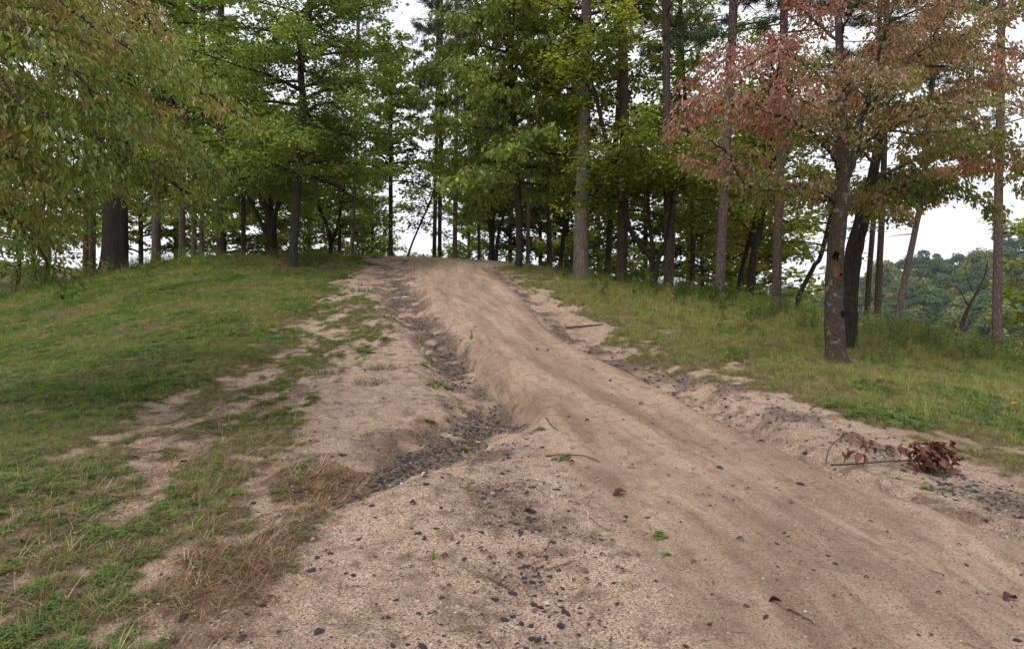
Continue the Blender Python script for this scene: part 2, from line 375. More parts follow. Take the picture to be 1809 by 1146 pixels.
def detail(x, y, m):
    d1, t1, s1, d1b, t1b, d2, t2, s2, d3, t3 = m['D']; n1, n2, n3 = m['n']
    def cut(d, w, depth, p=2.6): return -depth / (1 + (np.abs(d) / w) ** (2 * p)) 
    # the track side of each gully is a steep cut bank, the other side a gentle one
    g1e = np.where(s1 > 0, d1 * 1.05, d1 * .8); g2e = np.where(s2 < 0, d2 * 1.1, d2 * .55)
    z = cut(np.maximum(g1e + n2 * .08 + n3 * .03, 0), G1[1](t1) * (1 + .45 * fbm(t1 * 1.9, s1 * 3.0 + 9, 41, 3)), G1[2](t1) * 1.12, 3.0) + cut(np.maximum(d1b + n2 * .05, 0), G1b[1](t1b), G1b[2](t1b) * 1.7, 3.2)
    z = z + cut(np.maximum(g2e + n2 * .06 + n3 * .02, 0), G2[1](t2), G2[2](t2) * 1.5, 3.2) + cut(d3, G3[1](t3), G3[2](t3), 1.2)
    # rounded shoulder of packed sand along the gullies
    z = z + m['road'] * 0.08 * sstep(0, .7, sd_poly(x, y, POLY['road'])) + .05 * np.exp(-((d2 - .5) / .3) ** 2) * m['road'] + .10 * np.exp(-((d1 - .75) / .35) ** 2) * m['road']
    for g, pw in ((R1, 1.2), (R2, 1.2), (R3, 1.0)):
        dd, tt, _ = pl_dist(x, y, g[0]); z = z + cut(dd + n2 * .04, g[1](tt), g[2](tt), pw) * m['road']
    for g in STREAMS:
        dd, tt, _ = pl_dist(x, y, g[0]); z = z + cut(np.maximum(dd + n2 * .12, 0), g[1](tt), g[2](tt), 1.3) * (1 - m['road'])
    # cross scours on the left sand slope, small ripples
    near = sstep(40, 18, np.hypot(x, y))
    st = fbm((x + y * 0.5) * 0.9, (y * 0.9 - x * 0.8) * 2.6, 55, 4)
    z = z + st * 0.035 * (1 - m['road']) * near
    da, ta, sa = m['trk']; pe = da * sa
    rs = fbm(pe * 5.0, ta * .45, 63, 4); rs2 = fbm(pe * 13, ta * 1.1, 64, 3)
    z = z + (rs * 0.022 + np.abs(rs2) * -.008 + .016 * fbm(x * 5.5, y * 5.5, 161, 3) + .009 * fbm(x * 16, y * 16, 162, 3)) * m['road'] * near
    z = z + n1 * 0.05 * near * (1 - .7 * m['road']) + n2 * 0.016 * near * (1 - .5 * m['road']) + n3 * 0.006 * near
    z = z + fbm(x * 28, y * 28, 71, 3) * 0.004 * sstep(12, 5, y) * near
    z = z + (1 - m['road']) * (m['mleft'] * .6 + .35 * m['soil'] + .15) * near * (.020 * fbm(x * 6.5, y * 6.5, 142, 3) + .012 * np.abs(fbm(x * 17, y * 17, 143, 3)))
    z = z + m['grass'] * 0.02
    z = z + 0.06 * fbm(x * 14, y * 14, 88, 3) * .4 * (m['g1'] + m['g2']) * near * sstep(20, 8, y)
    return z

def zfull(x, y):
    x = np.asarray(x, float); y = np.asarray(y, float)
    m = masks(x, y); return zbase(x, y) + detail(x, y, m)
def z1(x, y): return float(zfull(np.array([x]), np.array([y]))[0])

# ground sheet: one grid, fine by the camera, coarse towards the horizon
def axis(d0, g, lim):
    k = np.arange(0, int(math.asinh(lim * g / d0) / g) + 2); return d0 / g * np.sinh(g * k)
xp = axis(0.03, 0.0165, 1500); gx = np.concatenate([-xp[:0:-1], xp])
yp = axis(0.026, 0.0145, 1500) + 2.2; yb = 2.2 - axis(0.06, 0.06, 300)[:0:-1][::1]
yb = 2.2 - axis(0.06, 0.06, 300)[1:][::-1]; gy = np.concatenate([yb, yp])
GX, GY = np.meshgrid(gx, gy); nx, ny = len(gx), len(gy)
Mk = masks(GX.ravel(), GY.ravel()); GZ = zbase(GX.ravel(), GY.ravel()) + detail(GX.ravel(), GY.ravel(), Mk)
V = np.stack([GX.ravel(), GY.ravel(), GZ], 1)
ii = (np.arange(ny - 1)[:, None] * nx + np.arange(nx - 1)[None, :]).ravel()
Fq = np.stack([ii, ii + 1, ii + 1 + nx, ii + nx], 1)
d1g = Mk['D'][0]; 
_n1, _n2, _n3 = Mk['n']
darkg = np.clip(Mk['g1'] * sstep(.02, .12, G1[2](Mk['D'][1])) * sstep(-.7, .1, _n2) + Mk['g1b'] + Mk['g2'] * 0.85 * sstep(-.6, .2, _n2) + Mk['g3'] * .35, 0, 1)
# dark gravel spread beside the right gully and over the crest on the left
rb = px2w([(985, 575), (1090, 615), (1200, 655), (1330, 705), (1420, 745), (1520, 775), (1700, 850), (1800, 900)])
db, tb, _ = pl_dist(GX.ravel(), GY.ravel(), rb); band = np.exp(-(db / (.28 + .012 * GY.ravel())) ** 2) * sstep(-.35, .35, _n2 + _n1 * .5)
lc = px2w([(650, 470), (690, 462), (700, 500), (715, 530)]); dc, _, _ = pl_dist(GX.ravel(), GY.ravel(), lc)
crest = np.exp(-(dc / 1.2) ** 2) * sstep(-.5, .3, _n2)
darkg = np.clip(np.maximum.reduce([darkg, band * .9, crest * .9]), 0, 1) * (1 - Mk['road'] * .65)
me = mesh_np('ground', V, Fq, smooth=True, attrs={'soilm': Mk['soil'], 'grassm': Mk['grass'], 'darkm': darkg, 'roadm': Mk['road'], 'trk': np.stack([Mk['trk'][0] * Mk['trk'][2], Mk['trk'][1], 0 * GX.ravel()], 1), 'litter': Mk['litter'] * np.maximum(Mk['gleft'], Mk['gright'])})

def ground_mat():
    m, n = newmat('sandy_ground'); tcn = n.nodes.new('ShaderNodeTexCoord'); o = tcn.outputs['Object']
    at = lambda a: node(n, 'ShaderNodeAttribute', attribute_name=a).outputs['Fac']
    fine = noise(n, o, 170, 5, 0.7); grit = noise(n, o, 48, 4, 0.65); med = noise(n, o, 7, 5, 0.6); big = noise(n, o, 1.1, 5, 0.6)
    g2 = noise(n, o, 75, 3, 0.6); g3 = noise(n, o, 300, 2, 0.6)
    gg = math_(n, 'ADD', math_(n, 'MULTIPLY', fine, .55), math_(n, 'MULTIPLY', g2, .45))
    sand = ramp(n, gg, [(0.37, (0.04, 0.025, 0.018)), (0.44, (0.26, 0.18, 0.13)), (0.52, (0.56, 0.405, 0.30)), (0.61, (0.75, 0.575, 0.45)), (0.74, (0.78, 0.68, 0.58))])
    sand = mix(n, ramp(n, med, [(0.48, (0, 0, 0)), (0.66, (0.7, 0.7, 0.7))]), sand, (0.19, 0.125, 0.09))
    sand = mix(n, ramp(n, big, [(0.46, (0, 0, 0)), (0.66, (0.5, 0.5, 0.5))]), sand, (0.25, 0.18, 0.132))
    v = n.nodes.new('ShaderNodeTexVoronoi'); v.inputs['Scale'].default_value = 110; n.links.new(o, v.inputs['Vector'])
    sp = ramp(n, v.outputs['Color'], [(0.80, (0, 0, 0)), (0.86, (0.8, 0.8, 0.8))])
    sand = mix(n, sp, sand, (0.10, 0.06, 0.045))
    v3 = n.nodes.new('ShaderNodeTexVoronoi'); v3.inputs['Scale'].default_value = 150; n.links.new(o, v3.inputs['Vector'])
    sand = mix(n, ramp(n, v3.outputs['Color'], [(0.86, (0, 0, 0)), (0.9, (0.7, 0.7, 0.7))]), sand, (0.75, 0.66, 0.58))
    # packed track: browner, streaked along its run
    ta = node(n, 'ShaderNodeAttribute', attribute_name='trk').outputs['Vector']
    def tn(sx, sy, sc, dt):
        mp = n.nodes.new('ShaderNodeMapping'); mp.inputs['Scale'].default_value = (sx, sy, 1); n.links.new(ta, mp.inputs['Vector']); return noise(n, mp.outputs[0], sc, dt, .62, .35)
    stn = tn(1.0, .16, 2.6, 5); stf = tn(1.0, .10, 12, 4)
    packed = mix(n, ramp(n, stn, [(0.38, (0, 0, 0)), (0.64, (.95, .95, .95))]), (0.54, 0.39, 0.285), (0.26, 0.17, 0.117))
    packed = mix(n, ramp(n, stf, [(0.52, (0, 0, 0)), (0.68, (0.55, 0.55, 0.55))]), packed, (0.18, 0.115, 0.08))
    packed = mix(n, ramp(n, gg, [(0.36, (0.95, 0.95, 0.95)), (0.50, (0, 0, 0))]), packed, (0.08, 0.052, 0.037))
    packed = mix(n, ramp(n, med, [(0.5, (0, 0, 0)), (0.68, (0.5, 0.5, 0.5))]), packed, (0.22, 0.15, 0.105))
    packed = mix(n, ramp(n, gg, [(0.60, (0, 0, 0)), (0.72, (0.6, 0.6, 0.6))]), packed, (0.62, 0.52, 0.43))
    col = mix(n, math_(n, 'MULTIPLY', at('roadm'), 0.8), sand, packed)
    so = ramp(n, gg, [(0.34, (0.035, 0.022, 0.016)), (0.50, (0.13, 0.085, 0.06)), (0.62, (0.24, 0.17, 0.125)), (0.74, (0.5, 0.4, 0.32))])
    sm = math_(n, 'ADD', at('soilm'), math_(n, 'MULTIPLY', math_(n, 'SUBTRACT', med, 0.5), 1.1))
    col = mix(n, ramp(n, sm, [(0.15, (0, 0, 0)), (0.75, (0.85, 0.85, 0.85))]), col, so)
    # dark slate grit in the runnels
    vs = n.nodes.new('ShaderNodeTexVoronoi'); vs.inputs['Scale'].default_value = 34; n.links.new(o, vs.inputs['Vector'])
    chips = mix(n, ramp(n, vs.outputs['Color'], [(0.25, (0, 0, 0)), (0.75, (1, 1, 1))]), (0.04, 0.03, 0.032), (0.24, 0.17, 0.13))
    dk = math_(n, 'MULTIPLY', at('darkm'), math_(n, 'ADD', math_(n, 'MULTIPLY', grit, 1.3), 0.25), True)
    dk2 = ramp(n, dk, [(0.25, (0, 0, 0)), (0.7, (0.8, 0.8, 0.8))])
    col = mix(n, dk2, col, chips)
    # soil and thatch under the grass
    th = ramp(n, grit, [(0.3, (0.045, 0.032, 0.02)), (0.52, (0.13, 0.09, 0.055)), (0.72, (0.28, 0.20, 0.13))])
    th = mix(n, ramp(n, med, [(0.45, (0, 0, 0)), (0.65, (0.45, 0.45, 0.45))]), th, (0.06, 0.075, 0.022))
    gm = math_(n, 'ADD', at('grassm'), math_(n, 'MULTIPLY', math_(n, 'SUBTRACT', grit, 0.5), 0.8))
    col = mix(n, ramp(n, gm, [(0.25, (0, 0, 0)), (0.55, (0.95, 0.95, 0.95))]), col, th)
    lt = ramp(n, grit, [(0.3, (0.06, 0.03, 0.022)), (0.6, (0.16, 0.085, 0.055)), (0.8, (0.24, 0.15, 0.10))])
    col = mix(n, math_(n, 'MULTIPLY', at('litter'), 0.8), col, lt)
    h = math_(n, 'ADD', math_(n, 'MULTIPLY', fine, 0.5), math_(n, 'ADD', grit, math_(n, 'MULTIPLY', g2, 1.2)))
    finish(n, col, 0.95, h, 1.0, 0.022, 0.1)
    return m
me.materials.append(ground_mat())
link('ground', me, kind='structure', label='sandy hillside with grass slopes rising to a crest')

# lake
def water():
    m, n = newmat('lake_water'); tcn = n.nodes.new('ShaderNodeTexCoord')
    f = noise(n, tcn.outputs['Object'], 0.8, 4)
    p = finish(n, (0.02, 0.028, 0.026), 0.08, f, 0.25, 0.1, 0.5)
    return m
wv = [(-900, -300, LAKE), (900, -300, LAKE), (900, 900, LAKE), (-900, 900, LAKE)]
link('lake_water', mesh_np('lake_water', wv, [[0, 1, 2, 3]], water()), kind='structure', label='dark still lake below the wooded bank')

# ------------------------------------------------------------------ tube / leaf builders
class Geo:
    def __init__(s): s.v = []; s.f = []; s.c = []; s.m = []; s.n = 0
    def add(s, V, Fc, C=None, mi=0):
        V = np.asarray(V, float); s.v.append(V); s.f.append(np.asarray(Fc) + s.n); s.n += len(V)
        s.c.append(np.broadcast_to(np.asarray(C if C is not None else (1, 1, 1), float), (len(V), 3))); s.m.append(np.full(len(Fc), mi))
    def mesh(s, name, mat=None, smooth=True, mats=None, origin=None):
        V = np.concatenate(s.v)
        if origin is not None: V = V - np.asarray(origin)
        return mesh_np(name, V, np.concatenate(s.f), mat, np.concatenate(s.c), smooth, mats=mats, midx=np.concatenate(s.m) if mats else None)

def catmull(P_, n):
    P_ = np.asarray(P_, float)
    if len(P_) < 3:
        t = np.linspace(0, 1, n)[:, None]; return P_[0] * (1 - t) + P_[-1] * t
    Q = np.vstack([2 * P_[0] - P_[1], P_, 2 * P_[-1] - P_[-2]]); m = len(P_) - 1
    T = np.linspace(0, m - 1e-6, n); k = T.astype(int); t = (T - k)[:, None]
    a, b, c, d = Q[k], Q[k + 1], Q[k + 2], Q[k + 3]
    return 0.5 * (2 * b + (c - a) * t + (2 * a - 5 * b + 4 * c - d) * t * t + (3 * b - 3 * c + d - a) * t ** 3)

def tube(g, path, rad, sides=6, bump=0.0, seed=0, mi=0, lob=0, cap=True):
    path = np.asarray(path, float); n = len(path); rad = np.broadcast_to(rad, (n,)).astype(float)
    T = np.gradient(path, axis=0); T /= np.linalg.norm(T, axis=1)[:, None] + 1e-9
    ref = np.array([0.31, 0.95, 0.05]) if abs(T[0] @ np.array([0.31, 0.95, 0.05])) < 0.9 else np.array([1.0, 0, 0])
    U = ref - (T @ ref)[:, None] * T; U /= np.linalg.norm(U, axis=1)[:, None]; B = np.cross(T, U)
    a = np.linspace(0, 2 * np.pi, sides, endpoint=False)
    R = np.repeat(rad[:, None], sides, 1)
    if bump:
        ar = np.arange(n)[:, None] * np.ones(sides)[None, :]
        R = R * (1 + bump * fbm(np.cos(a)[None, :] * 2.2 + ar * .05 + seed, np.sin(a)[None, :] * 2.2 + ar * .22, seed + 3, 4) + bump * 0.6 * fbm(np.cos(a)[None, :] * 6 + seed, np.sin(a)[None, :] * 6 + ar * .12, seed + 9, 2))
    if lob: R = R * (1 + lob * np.linspace(1, 0, n)[:, None] ** 6 * np.cos(5 * a + seed)[None, :])
    V = path[:, None, :] + R[:, :, None] * (np.cos(a)[None, :, None] * U[:, None, :] + np.sin(a)[None, :, None] * B[:, None, :])
    i = np.arange(n - 1)[:, None] * sides; j = np.arange(sides)[None, :]; k = (np.arange(sides) + 1) % sides
    Fq = np.stack([(i + j).ravel(), (i + k[None, :]).ravel(), (i + sides + k[None, :]).ravel(), (i + sides + j).ravel()], 1)
    g.add(V.reshape(-1, 3), Fq, mi=mi)

def perp(d, r):
    h = np.cross(d, r); n = np.linalg.norm(h); return h / n if n > 1e-6 else np.array([1.0, 0, 0])

def grow_limb(g, path, r0, r1, rs, tw, sub_sp=0.35, sub_len=0.5, sub_flat=0.75, twig_len=0.35, twig_sp=0.22, droop=0.0, start=0.25, sides=6, thin=True, subtaper=0.75):
    """a limb with side branches lying in rather flat layers; twigs (start,end) are collected in tw"""
    path = np.asarray(path); seg = np.linalg.norm(np.diff(path, axis=0), axis=1); Lt = seg.sum(); cum = np.concatenate([[0], np.cumsum(seg)])
    tube(g, path, np.linspace(r0, r1, len(path)), sides, 0.12, int(rs.integers(99)))
    s = Lt * start; side = 1
    up = np.array([0, 0, 1.0])
    while s < Lt:
        k = min(np.searchsorted(cum, s), len(path) - 1); p = np.array([np.interp(s, cum, path[:, i]) for i in range(3)])
        d = path[min(k + 1, len(path) - 1)] - path[max(k - 1, 0)]; d = d / (np.linalg.norm(d) + 1e-9)
        h = perp(d, up) * side
        fr = (s / Lt)
        l = sub_len * (1 - subtaper * fr) * rs.uniform(.7, 1.25) * Lt ** 0.5
        e = d * rs.uniform(.5, .9) + h * rs.uniform(.6, 1.1) + up * rs.normal(0.08, (1 - sub_flat))
        e /= np.linalg.norm(e); nn = max(4, int(l / .25))
        t = np.linspace(0, 1, nn)[:, None]
        q = p + e * l * t + up * (-droop * l * t ** 2) + np.cumsum(rs.normal(0, .018 * l ** .5, (nn, 3)), 0) * t
        tube(g, q, np.linspace(max(r1, r0 * .32 * (1 - .6 * fr)), 0.004, nn), 4)
        ss = 0.12 * l; sd = 1
        while ss < l:
            f = ss / l; pp = np.array([np.interp(f, t[:, 0], q[:, i]) for i in range(3)])
            hh = perp(e, up) * sd; dd = e * rs.uniform(.3, .9) + hh * rs.uniform(.4, 1) + up * rs.normal(.02 - droop * .5, .22)
            dd /= np.linalg.norm(dd); tw.append((pp, pp + dd * twig_len * rs.uniform(.6, 1.2) * (1 - .35 * f)))
            ss += twig_sp * rs.uniform(.7, 1.3); sd = -sd
        tw.append((q[-2], q[-1]))
        s += sub_sp * rs.uniform(.7, 1.3); side = -side
    tw.append((path[-2], path[-1] + (path[-1] - path[-2])))

def leaves(tw, rs, per=6, size=0.1, style='flat', colfun=None, ratio=0.5, quality=0, spread=0.06, jitter=0.2):
    A = np.array([t[0] for t in tw]); Bp = np.array([t[1] for t in tw]); n = len(tw) * per
    idx = np.repeat(np.arange(len(tw)), per); f = rs.uniform(.1, 1.08, n)[:, None]
    Dv = Bp - A; Dn = Dv / (np.linalg.norm(Dv, axis=1)[:, None] + 1e-9)
    p = A[idx] + Dv[idx] * f + rs.normal(0, spread, (n, 3))
    rh = rs.normal(0, 1, (n, 3)); rh[:, 2] *= .35
    if style == 'droop':
        ax = Dn[idx] * .5 + rh * .38 + np.array([0, 0, -.75]); nm = rs.normal(0, 1, (n, 3)) * .8 + np.array([0, 0, .75])
    elif style == 'cluster':
        ax = Dn[idx] * .5 + rs.normal(0, 1, (n, 3)) * .7 + np.array([0, 0, -.25]); nm = rs.normal(0, 1, (n, 3)) * .6 + np.array([0, 0, .8])
    else:
        ax = Dn[idx] * .5 + rh * .6 + np.array([0, 0, -.22]); nm = rs.normal(0, .38, (n, 3)) + np.array([0, 0, 1.0])
    ax /= np.linalg.norm(ax, axis=1)[:, None]
    sd = np.cross(ax, nm); sd /= np.linalg.norm(sd, axis=1)[:, None] + 1e-9; nm = np.cross(sd, ax)
    s = (size * rs.uniform(.6, 1.25, n))[:, None]; w = s * ratio * .5 * rs.uniform(.8, 1.2, n)[:, None]
    fold = rs.uniform(.0, .35, n)[:, None] * w
    C = colfun(p, idx, rs)
    if quality == 0:
        Vt = np.stack([p, p + ax * s * .45 + sd * w + nm * fold, p + ax * s, p + ax * s * .45 - sd * w + nm * fold], 1)
        b = np.arange(n)[:, None] * 4; Fc = np.concatenate([b + [0, 1, 2], b + [0, 2, 3]])
        k = 4
    else:
        cu = -nm * s * rs.uniform(.05, .3, n)[:, None]
        Vt = np.stack([p, p + ax * s * .3 + sd * w * .95 + nm * fold, p + ax * s * .68 + sd * w * .7 + nm * fold + cu * .4, p + ax * s + cu, p + ax * s * .68 - sd * w * .7 + nm * fold + cu * .4, p + ax * s * .3 - sd * w * .95 + nm * fold], 1)
        b = np.arange(n)[:, None] * 6
        Fc = np.concatenate([b + [0, 1, 2], b + [0, 2, 3], b + [0, 3, 4], b + [0, 4, 5]]); k = 6
    return Vt.reshape(-1, 3), Fc, np.repeat(C, k, 0)

def colmix(pal, jit=0.18, clump=0.6):
    pal = np.array(pal)
    def f(p, idx, rs):
        g = (fbm(p[:, 0] * clump + p[:, 2] * .7, p[:, 1] * clump + p[:, 2] * .5, 5, 3) * .9 + .5) + rs.normal(0, .18, len(p))
        g = np.clip(g, 0, .999) * (len(pal) - 1); k = g.astype(int); t = (g - k)[:, None]
        c = pal[k] * (1 - t) + pal[np.minimum(k + 1, len(pal) - 1)] * t
        return c * np.exp(rs.normal(0, jit, (len(p), 1)))
    return f

GREEN = [(0.115, 0.15, 0.022), (0.175, 0.215, 0.032), (0.24, 0.27, 0.045), (0.31, 0.30, 0.05)]
OAKG = [(0.10, 0.15, 0.03), (0.14, 0.19, 0.045), (0.19, 0.24, 0.07), (0.25, 0.26, 0.07)]
DEEP = [(0.09, 0.135, 0.024), (0.135, 0.18, 0.032), (0.18, 0.23, 0.048), (0.23, 0.25, 0.04)]
YELL = [(0.12, 0.14, 0.022), (0.18, 0.18, 0.03), (0.25, 0.20, 0.035), (0.28, 0.15, 0.045)]

def trunk_path(pts_px, d, top_h=None, rs=rng, wob=0.0):
    """trunk line from photograph pixels at distance d; the foot stands on the land"""
    u0, v0 = pts_px[0]
    if d is None:
        x, y = px2w([(u0, v0)])[0]; d = y
    else: x, y = (u0 - CU) / F * d, d
    z = z1(x, y)
    pts = [(x, y, z - 0.15)]
    for (u, v) in pts_px[1:]:
        pts.append(((u - CU) / F * d + rs.normal(0, wob), d + rs.normal(0, wob), EYE + (CV - v) / F * d))
    if top_h and pts[-1][2] < z + top_h:
        a, b = np.array(pts[-2]), np.array(pts[-1]); dr = (b - a) / max(b[2] - a[2], .5)
        dr[:2] *= .5; pts.append(tuple(b + dr * (z + top_h - b[2])))
    return np.array(pts), (x, y, z), d

def limb_from(p, az, elev, length, rs, curve=0.2, n=9, sag=0.0):
    t = np.linspace(0, 1, n)[:, None]; d = np.array([math.cos(az) * math.cos(elev), math.sin(az) * math.cos(elev), math.sin(elev)])
    q = p + d * length * t + np.array([0, 0, 1.0]) * (curve * length * t * (1 - t) - sag * length * t * t)
    return q + np.cumsum(rs.normal(0, .012 * length, (n, 3)), 0) * t

TREE = []
def hardwood(name, label, pts, d, w0, w1=None, top=14, bark='bark_dark', crown=(3.5, 14, 2.8), nl=26, pal=GREEN, leaf=0.13, per=6, seed=0, group=None, style='flat', extra_stems=(),
             sub_sp=0.4, cat='tree', elev=(0.08, 0.85), pale_foot=False, sub_len=.55, droop=0.05, twig_sp=.25, jit=.18):
    rs = np.random.default_rng(seed + 100)
    pth, base, dd = trunk_path(pts, d, top, rs, 0.0)
    root = empty(name, base, label, cat, group)
    r0 = w0 / 2 / F * dd; r1 = (w1 or w0 * .6) / 2 / F * dd
    g = Geo(); tw = []
    def stem(pth, r0, r1, n0=3):
        q = catmull(pth, max(24, int(len(pth) * 10))); hh = (q[:, 2] - q[0, 2]) / max(q[-1, 2] - q[0, 2], .1)
        vis = (EYE + 573 / F * dd - q[0, 2]) / max(q[-1, 2] - q[0, 2], .1)
        rad = np.interp(hh, [0, min(vis, .9), 1], [r0 * .88, min(r1, r0 * .88), min(r1, r0) * .3]) * (1 + .45 * np.exp(-hh * (q[-1, 2] - q[0, 2]) / .28))
        tube(g, q, rad, 14, .10, seed, lob=.12); return q, rad
    q, rad = stem(pth, r0, r1)
    stems = [(q, rad)]
    for sp, sw in extra_stems:
        sp = np.array([((u - CU) / F * dd, dd + rs.normal(0, .12), EYE + (CV - v) / F * dd) for u, v in sp])
        sq = catmull(sp, 20); sr = np.linspace(sw / 2 / F * dd, sw / 5 / F * dd, 20); tube(g, sq, sr, 9, .1, seed + 3); stems.append((sq, sr))
    tr = link('trunk', g.mesh('trunk', M[bark], origin=base), root)
    gb = Geo()
    h0, h1, R = crown
    az = rs.uniform(0, 6.28)
    for k in range(nl):
        sq, sr = stems[k % len(stems)]
        zz = base[2] + h0 + (h1 - h0) * max(k + rs.uniform(-.4, .4), 0) / nl
        zz = min(max(zz, sq[2, 2]), sq[-1, 2] - .05)
        p = np.array([np.interp(zz, sq[:, 2], sq[:, i]) for i in range(3)]); rr = np.interp(zz, sq[:, 2], sr)
        f = np.clip((zz - base[2] - h0) / (h1 - h0), 0, 1)
        l = R * (1 - .55 * f ** 1.5) * rs.uniform(.7, 1.12)
        az += 2.4 + rs.normal(0, .3)
        lp = limb_from(p, az, elev[0] + (elev[1] - elev[0]) * f + rs.normal(0, .08), l, rs, .12, 9, .1)
        grow_limb(gb, lp, max(.012, min(rr * .5, .06 * l ** .5 * .6)), .006, rs, tw, sub_sp * .8, sub_len, .6, .42, twig_sp * .8, droop, .12)
    link('limb', gb.mesh('limb', M[bark if bark != 'bark_grey' else 'bark_dark'], origin=base), root, kind='stuff')
    V_, F_, C_ = leaves(tw, rs, int(per * 1.6), leaf * 1.25, style, colmix(pal, jit), .6, 0, .11)
    link('crown', mesh_np('crown', V_ - np.array(base), F_, M['leaf'], C_), root, kind='stuff')
    TREE.append((name, len(F_)))
    return root

def needles(tips, rs, per=16, size=.16, pal=((0.03, 0.055, 0.022), (0.055, 0.085, 0.035), (0.085, 0.115, 0.05)), w=.006):
    A = np.array(tips); n = len(A) * per; idx = np.repeat(np.arange(len(A)), per)
    d = rs.normal(0, 1, (n, 3)) + np.array([0, 0, .35]); d /= np.linalg.norm(d, axis=1)[:, None]
    s = size * rs.uniform(.6, 1.2, (n, 1)); p = A[idx] + rs.normal(0, .03, (n, 3))
    sd = np.cross(d, rs.normal(0, 1, (n, 3))); sd /= np.linalg.norm(sd, axis=1)[:, None]
    Vt = np.stack([p - sd * w, p + sd * w, p + d * s], 1); b = np.arange(n)[:, None] * 3
    C = np.array(pal)[rs.integers(0, len(pal), n)] * np.exp(rs.normal(0, .15, (n, 1)))
    return Vt.reshape(-1, 3), b + [0, 1, 2], np.repeat(C, 3, 0)

PINE_MASTER = []
def pine(label, pts, d, w0, w1, bark='bark_pine', top=22, seed=0, crown_from=9.5, group='tall pines on the crest'):
    rs = np.random.default_rng(seed + 500)
    pth, base, dd = trunk_path(pts, d, top, rs, 0.0)
    root = empty('pine_tree', base, label, 'pine tree', group)
    r0 = w0 / 2 / F * dd; r1 = w1 / 2 / F * dd
    g = Geo(); q = catmull(pth, 40); hh = (q[:, 2] - base[2]) / top
    vis = np.clip((EYE + 573 / F * dd - base[2]) / top, .3, .95)
    rad = np.interp(hh, [0, vis, 1], [r0 * .9, min(r1, r0 * .9), .04]) * (1 + .35 * np.exp(-np.maximum(hh, 0) * top / .25))
    tube(g, q, rad, 14, .07, seed)
    for k in range(9):     # dead stubs
        zz = base[2] + rs.uniform(3, 12); p = np.array([np.interp(zz, q[:, 2], q[:, i]) for i in range(3)])
        tube(g, limb_from(p, rs.uniform(0, 6.28), rs.uniform(-.2, .3), rs.uniform(.4, 1.6), rs, .1, 5), np.linspace(.02, .006, 5), 4)
    link('trunk', g.mesh('trunk', M[bark], origin=base), root)
    if len(PINE_MASTER) >= 3:
        cm, lm, h = PINE_MASTER[seed % len(PINE_MASTER)]
        zt = base[2] + crown_from; p = np.array([np.interp(zt, q[:, 2], q[:, i]) for i in range(3)])
        for nm, mm in (('crown', cm), ('limb', lm)):
            o = link(nm, mm, root, kind='stuff'); o.location = p - np.array(base); o.rotation_euler = (0, 0, rs.uniform(0, 6.28)); s = (top - crown_from) / h; o.scale = (1, 1, s)
        return root
    gb = Geo(); tips = []; p0 = np.array([np.interp(base[2] + crown_from, q[:, 2], q[:, i]) for i in range(3)]); H = top - crown_from; az = 0
    for k in range(34):
        f = k / 34; zz = H * f ** 1.1; l = 2.9 * (1 - .75 * f) * rs.uniform(.6, 1.15); az += 2.4 + rs.normal(0, .4)
        lp = limb_from(np.array([0, 0, zz]), az, rs.uniform(-.05, .35), l, rs, .12, 7)
        tube(gb, lp, np.linspace(.035 * (1 - .6 * f), .008, 7), 4)
        for j in range(int(12 * l / 2.4) + 3):
            t = rs.uniform(.35, 1); p = np.array([np.interp(t, np.linspace(0, 1, 7), lp[:, i]) for i in range(3)])
            e = limb_from(p, az + rs.normal(0, .9), rs.uniform(-.1, .5), rs.uniform(.25, .7), rs, .1, 3)
            tube(gb, e, .007, 3)
            for w_ in (.4, .7, 1.0): tips.append(p + (e[-1] - p) * w_ + rs.normal(0, .05, 3))
    V_, F_, C_ = needles(tips, rs, 24, .24, w=.011)
    cm = mesh_np('crown', V_, F_, M['needle'], C_); lm = gb.mesh('limb', M[bark])
    PINE_MASTER.append((cm, lm, H))
    for nm, mm in (('crown', cm), ('limb', lm)):
        o = link(nm, mm, root, kind='stuff'); o.location = p0 - np.array(base)
    return root

# ------------------------------------------------------------------ trees on the mound
hardwood('oak_tree', 'massive dark-barked oak trunk standing alone on the left of the mound', [(203, 476), (207, 300), (225, 120), (245, 0)], None, 46, 26, 20, 'bark_black',
         crown=(6.5, 19, 5.0), nl=34, pal=DEEP, leaf=.15, per=7, seed=1, sub_sp=.5, sub_len=.7)
hardwood('oak_tree', 'slim oak with flat layers of bright green leaves left of the track', [(518, 471), (521, 400), (535, 200), (532, 120), (548, 0)], None, 17, 11, 15, 'bark_dark',
         crown=(2.9, 14.5, 4.9), nl=66, pal=OAKG, leaf=.115, per=9, seed=2, elev=(-.05, .42), sub_sp=.33, sub_len=.62, droop=.02, twig_sp=.19)
hardwood('hickory_tree', 'hickory with pale mottled foot and dense deep green crown right of the track end', [(917, 473), (917, 380), (905, 180), (900, 60), (892, 0)], None, 14, 10, 15, 'bark_dark',
         crown=(3.2, 14, 4.1), nl=56, pal=DEEP + [(0.10, 0.145, 0.05)], leaf=.165, per=8, seed=3, style='droop', elev=(-.15, .75), sub_sp=.4, sub_len=.62, droop=.12, twig_sp=.24)
hardwood('poplar_tree', 'tall thick grey-beige trunk rising clear at the grass edge right of the crest', [(1026, 492), (1028, 400), (1032, 200), (1034, 60), (1037, 0)], None, 31, 18, 22, 'bark_grey',
         crown=(6.8, 20, 3.5), nl=46, pal=GREEN, leaf=.14, per=8, seed=4, elev=(0, .9), sub_sp=.45)
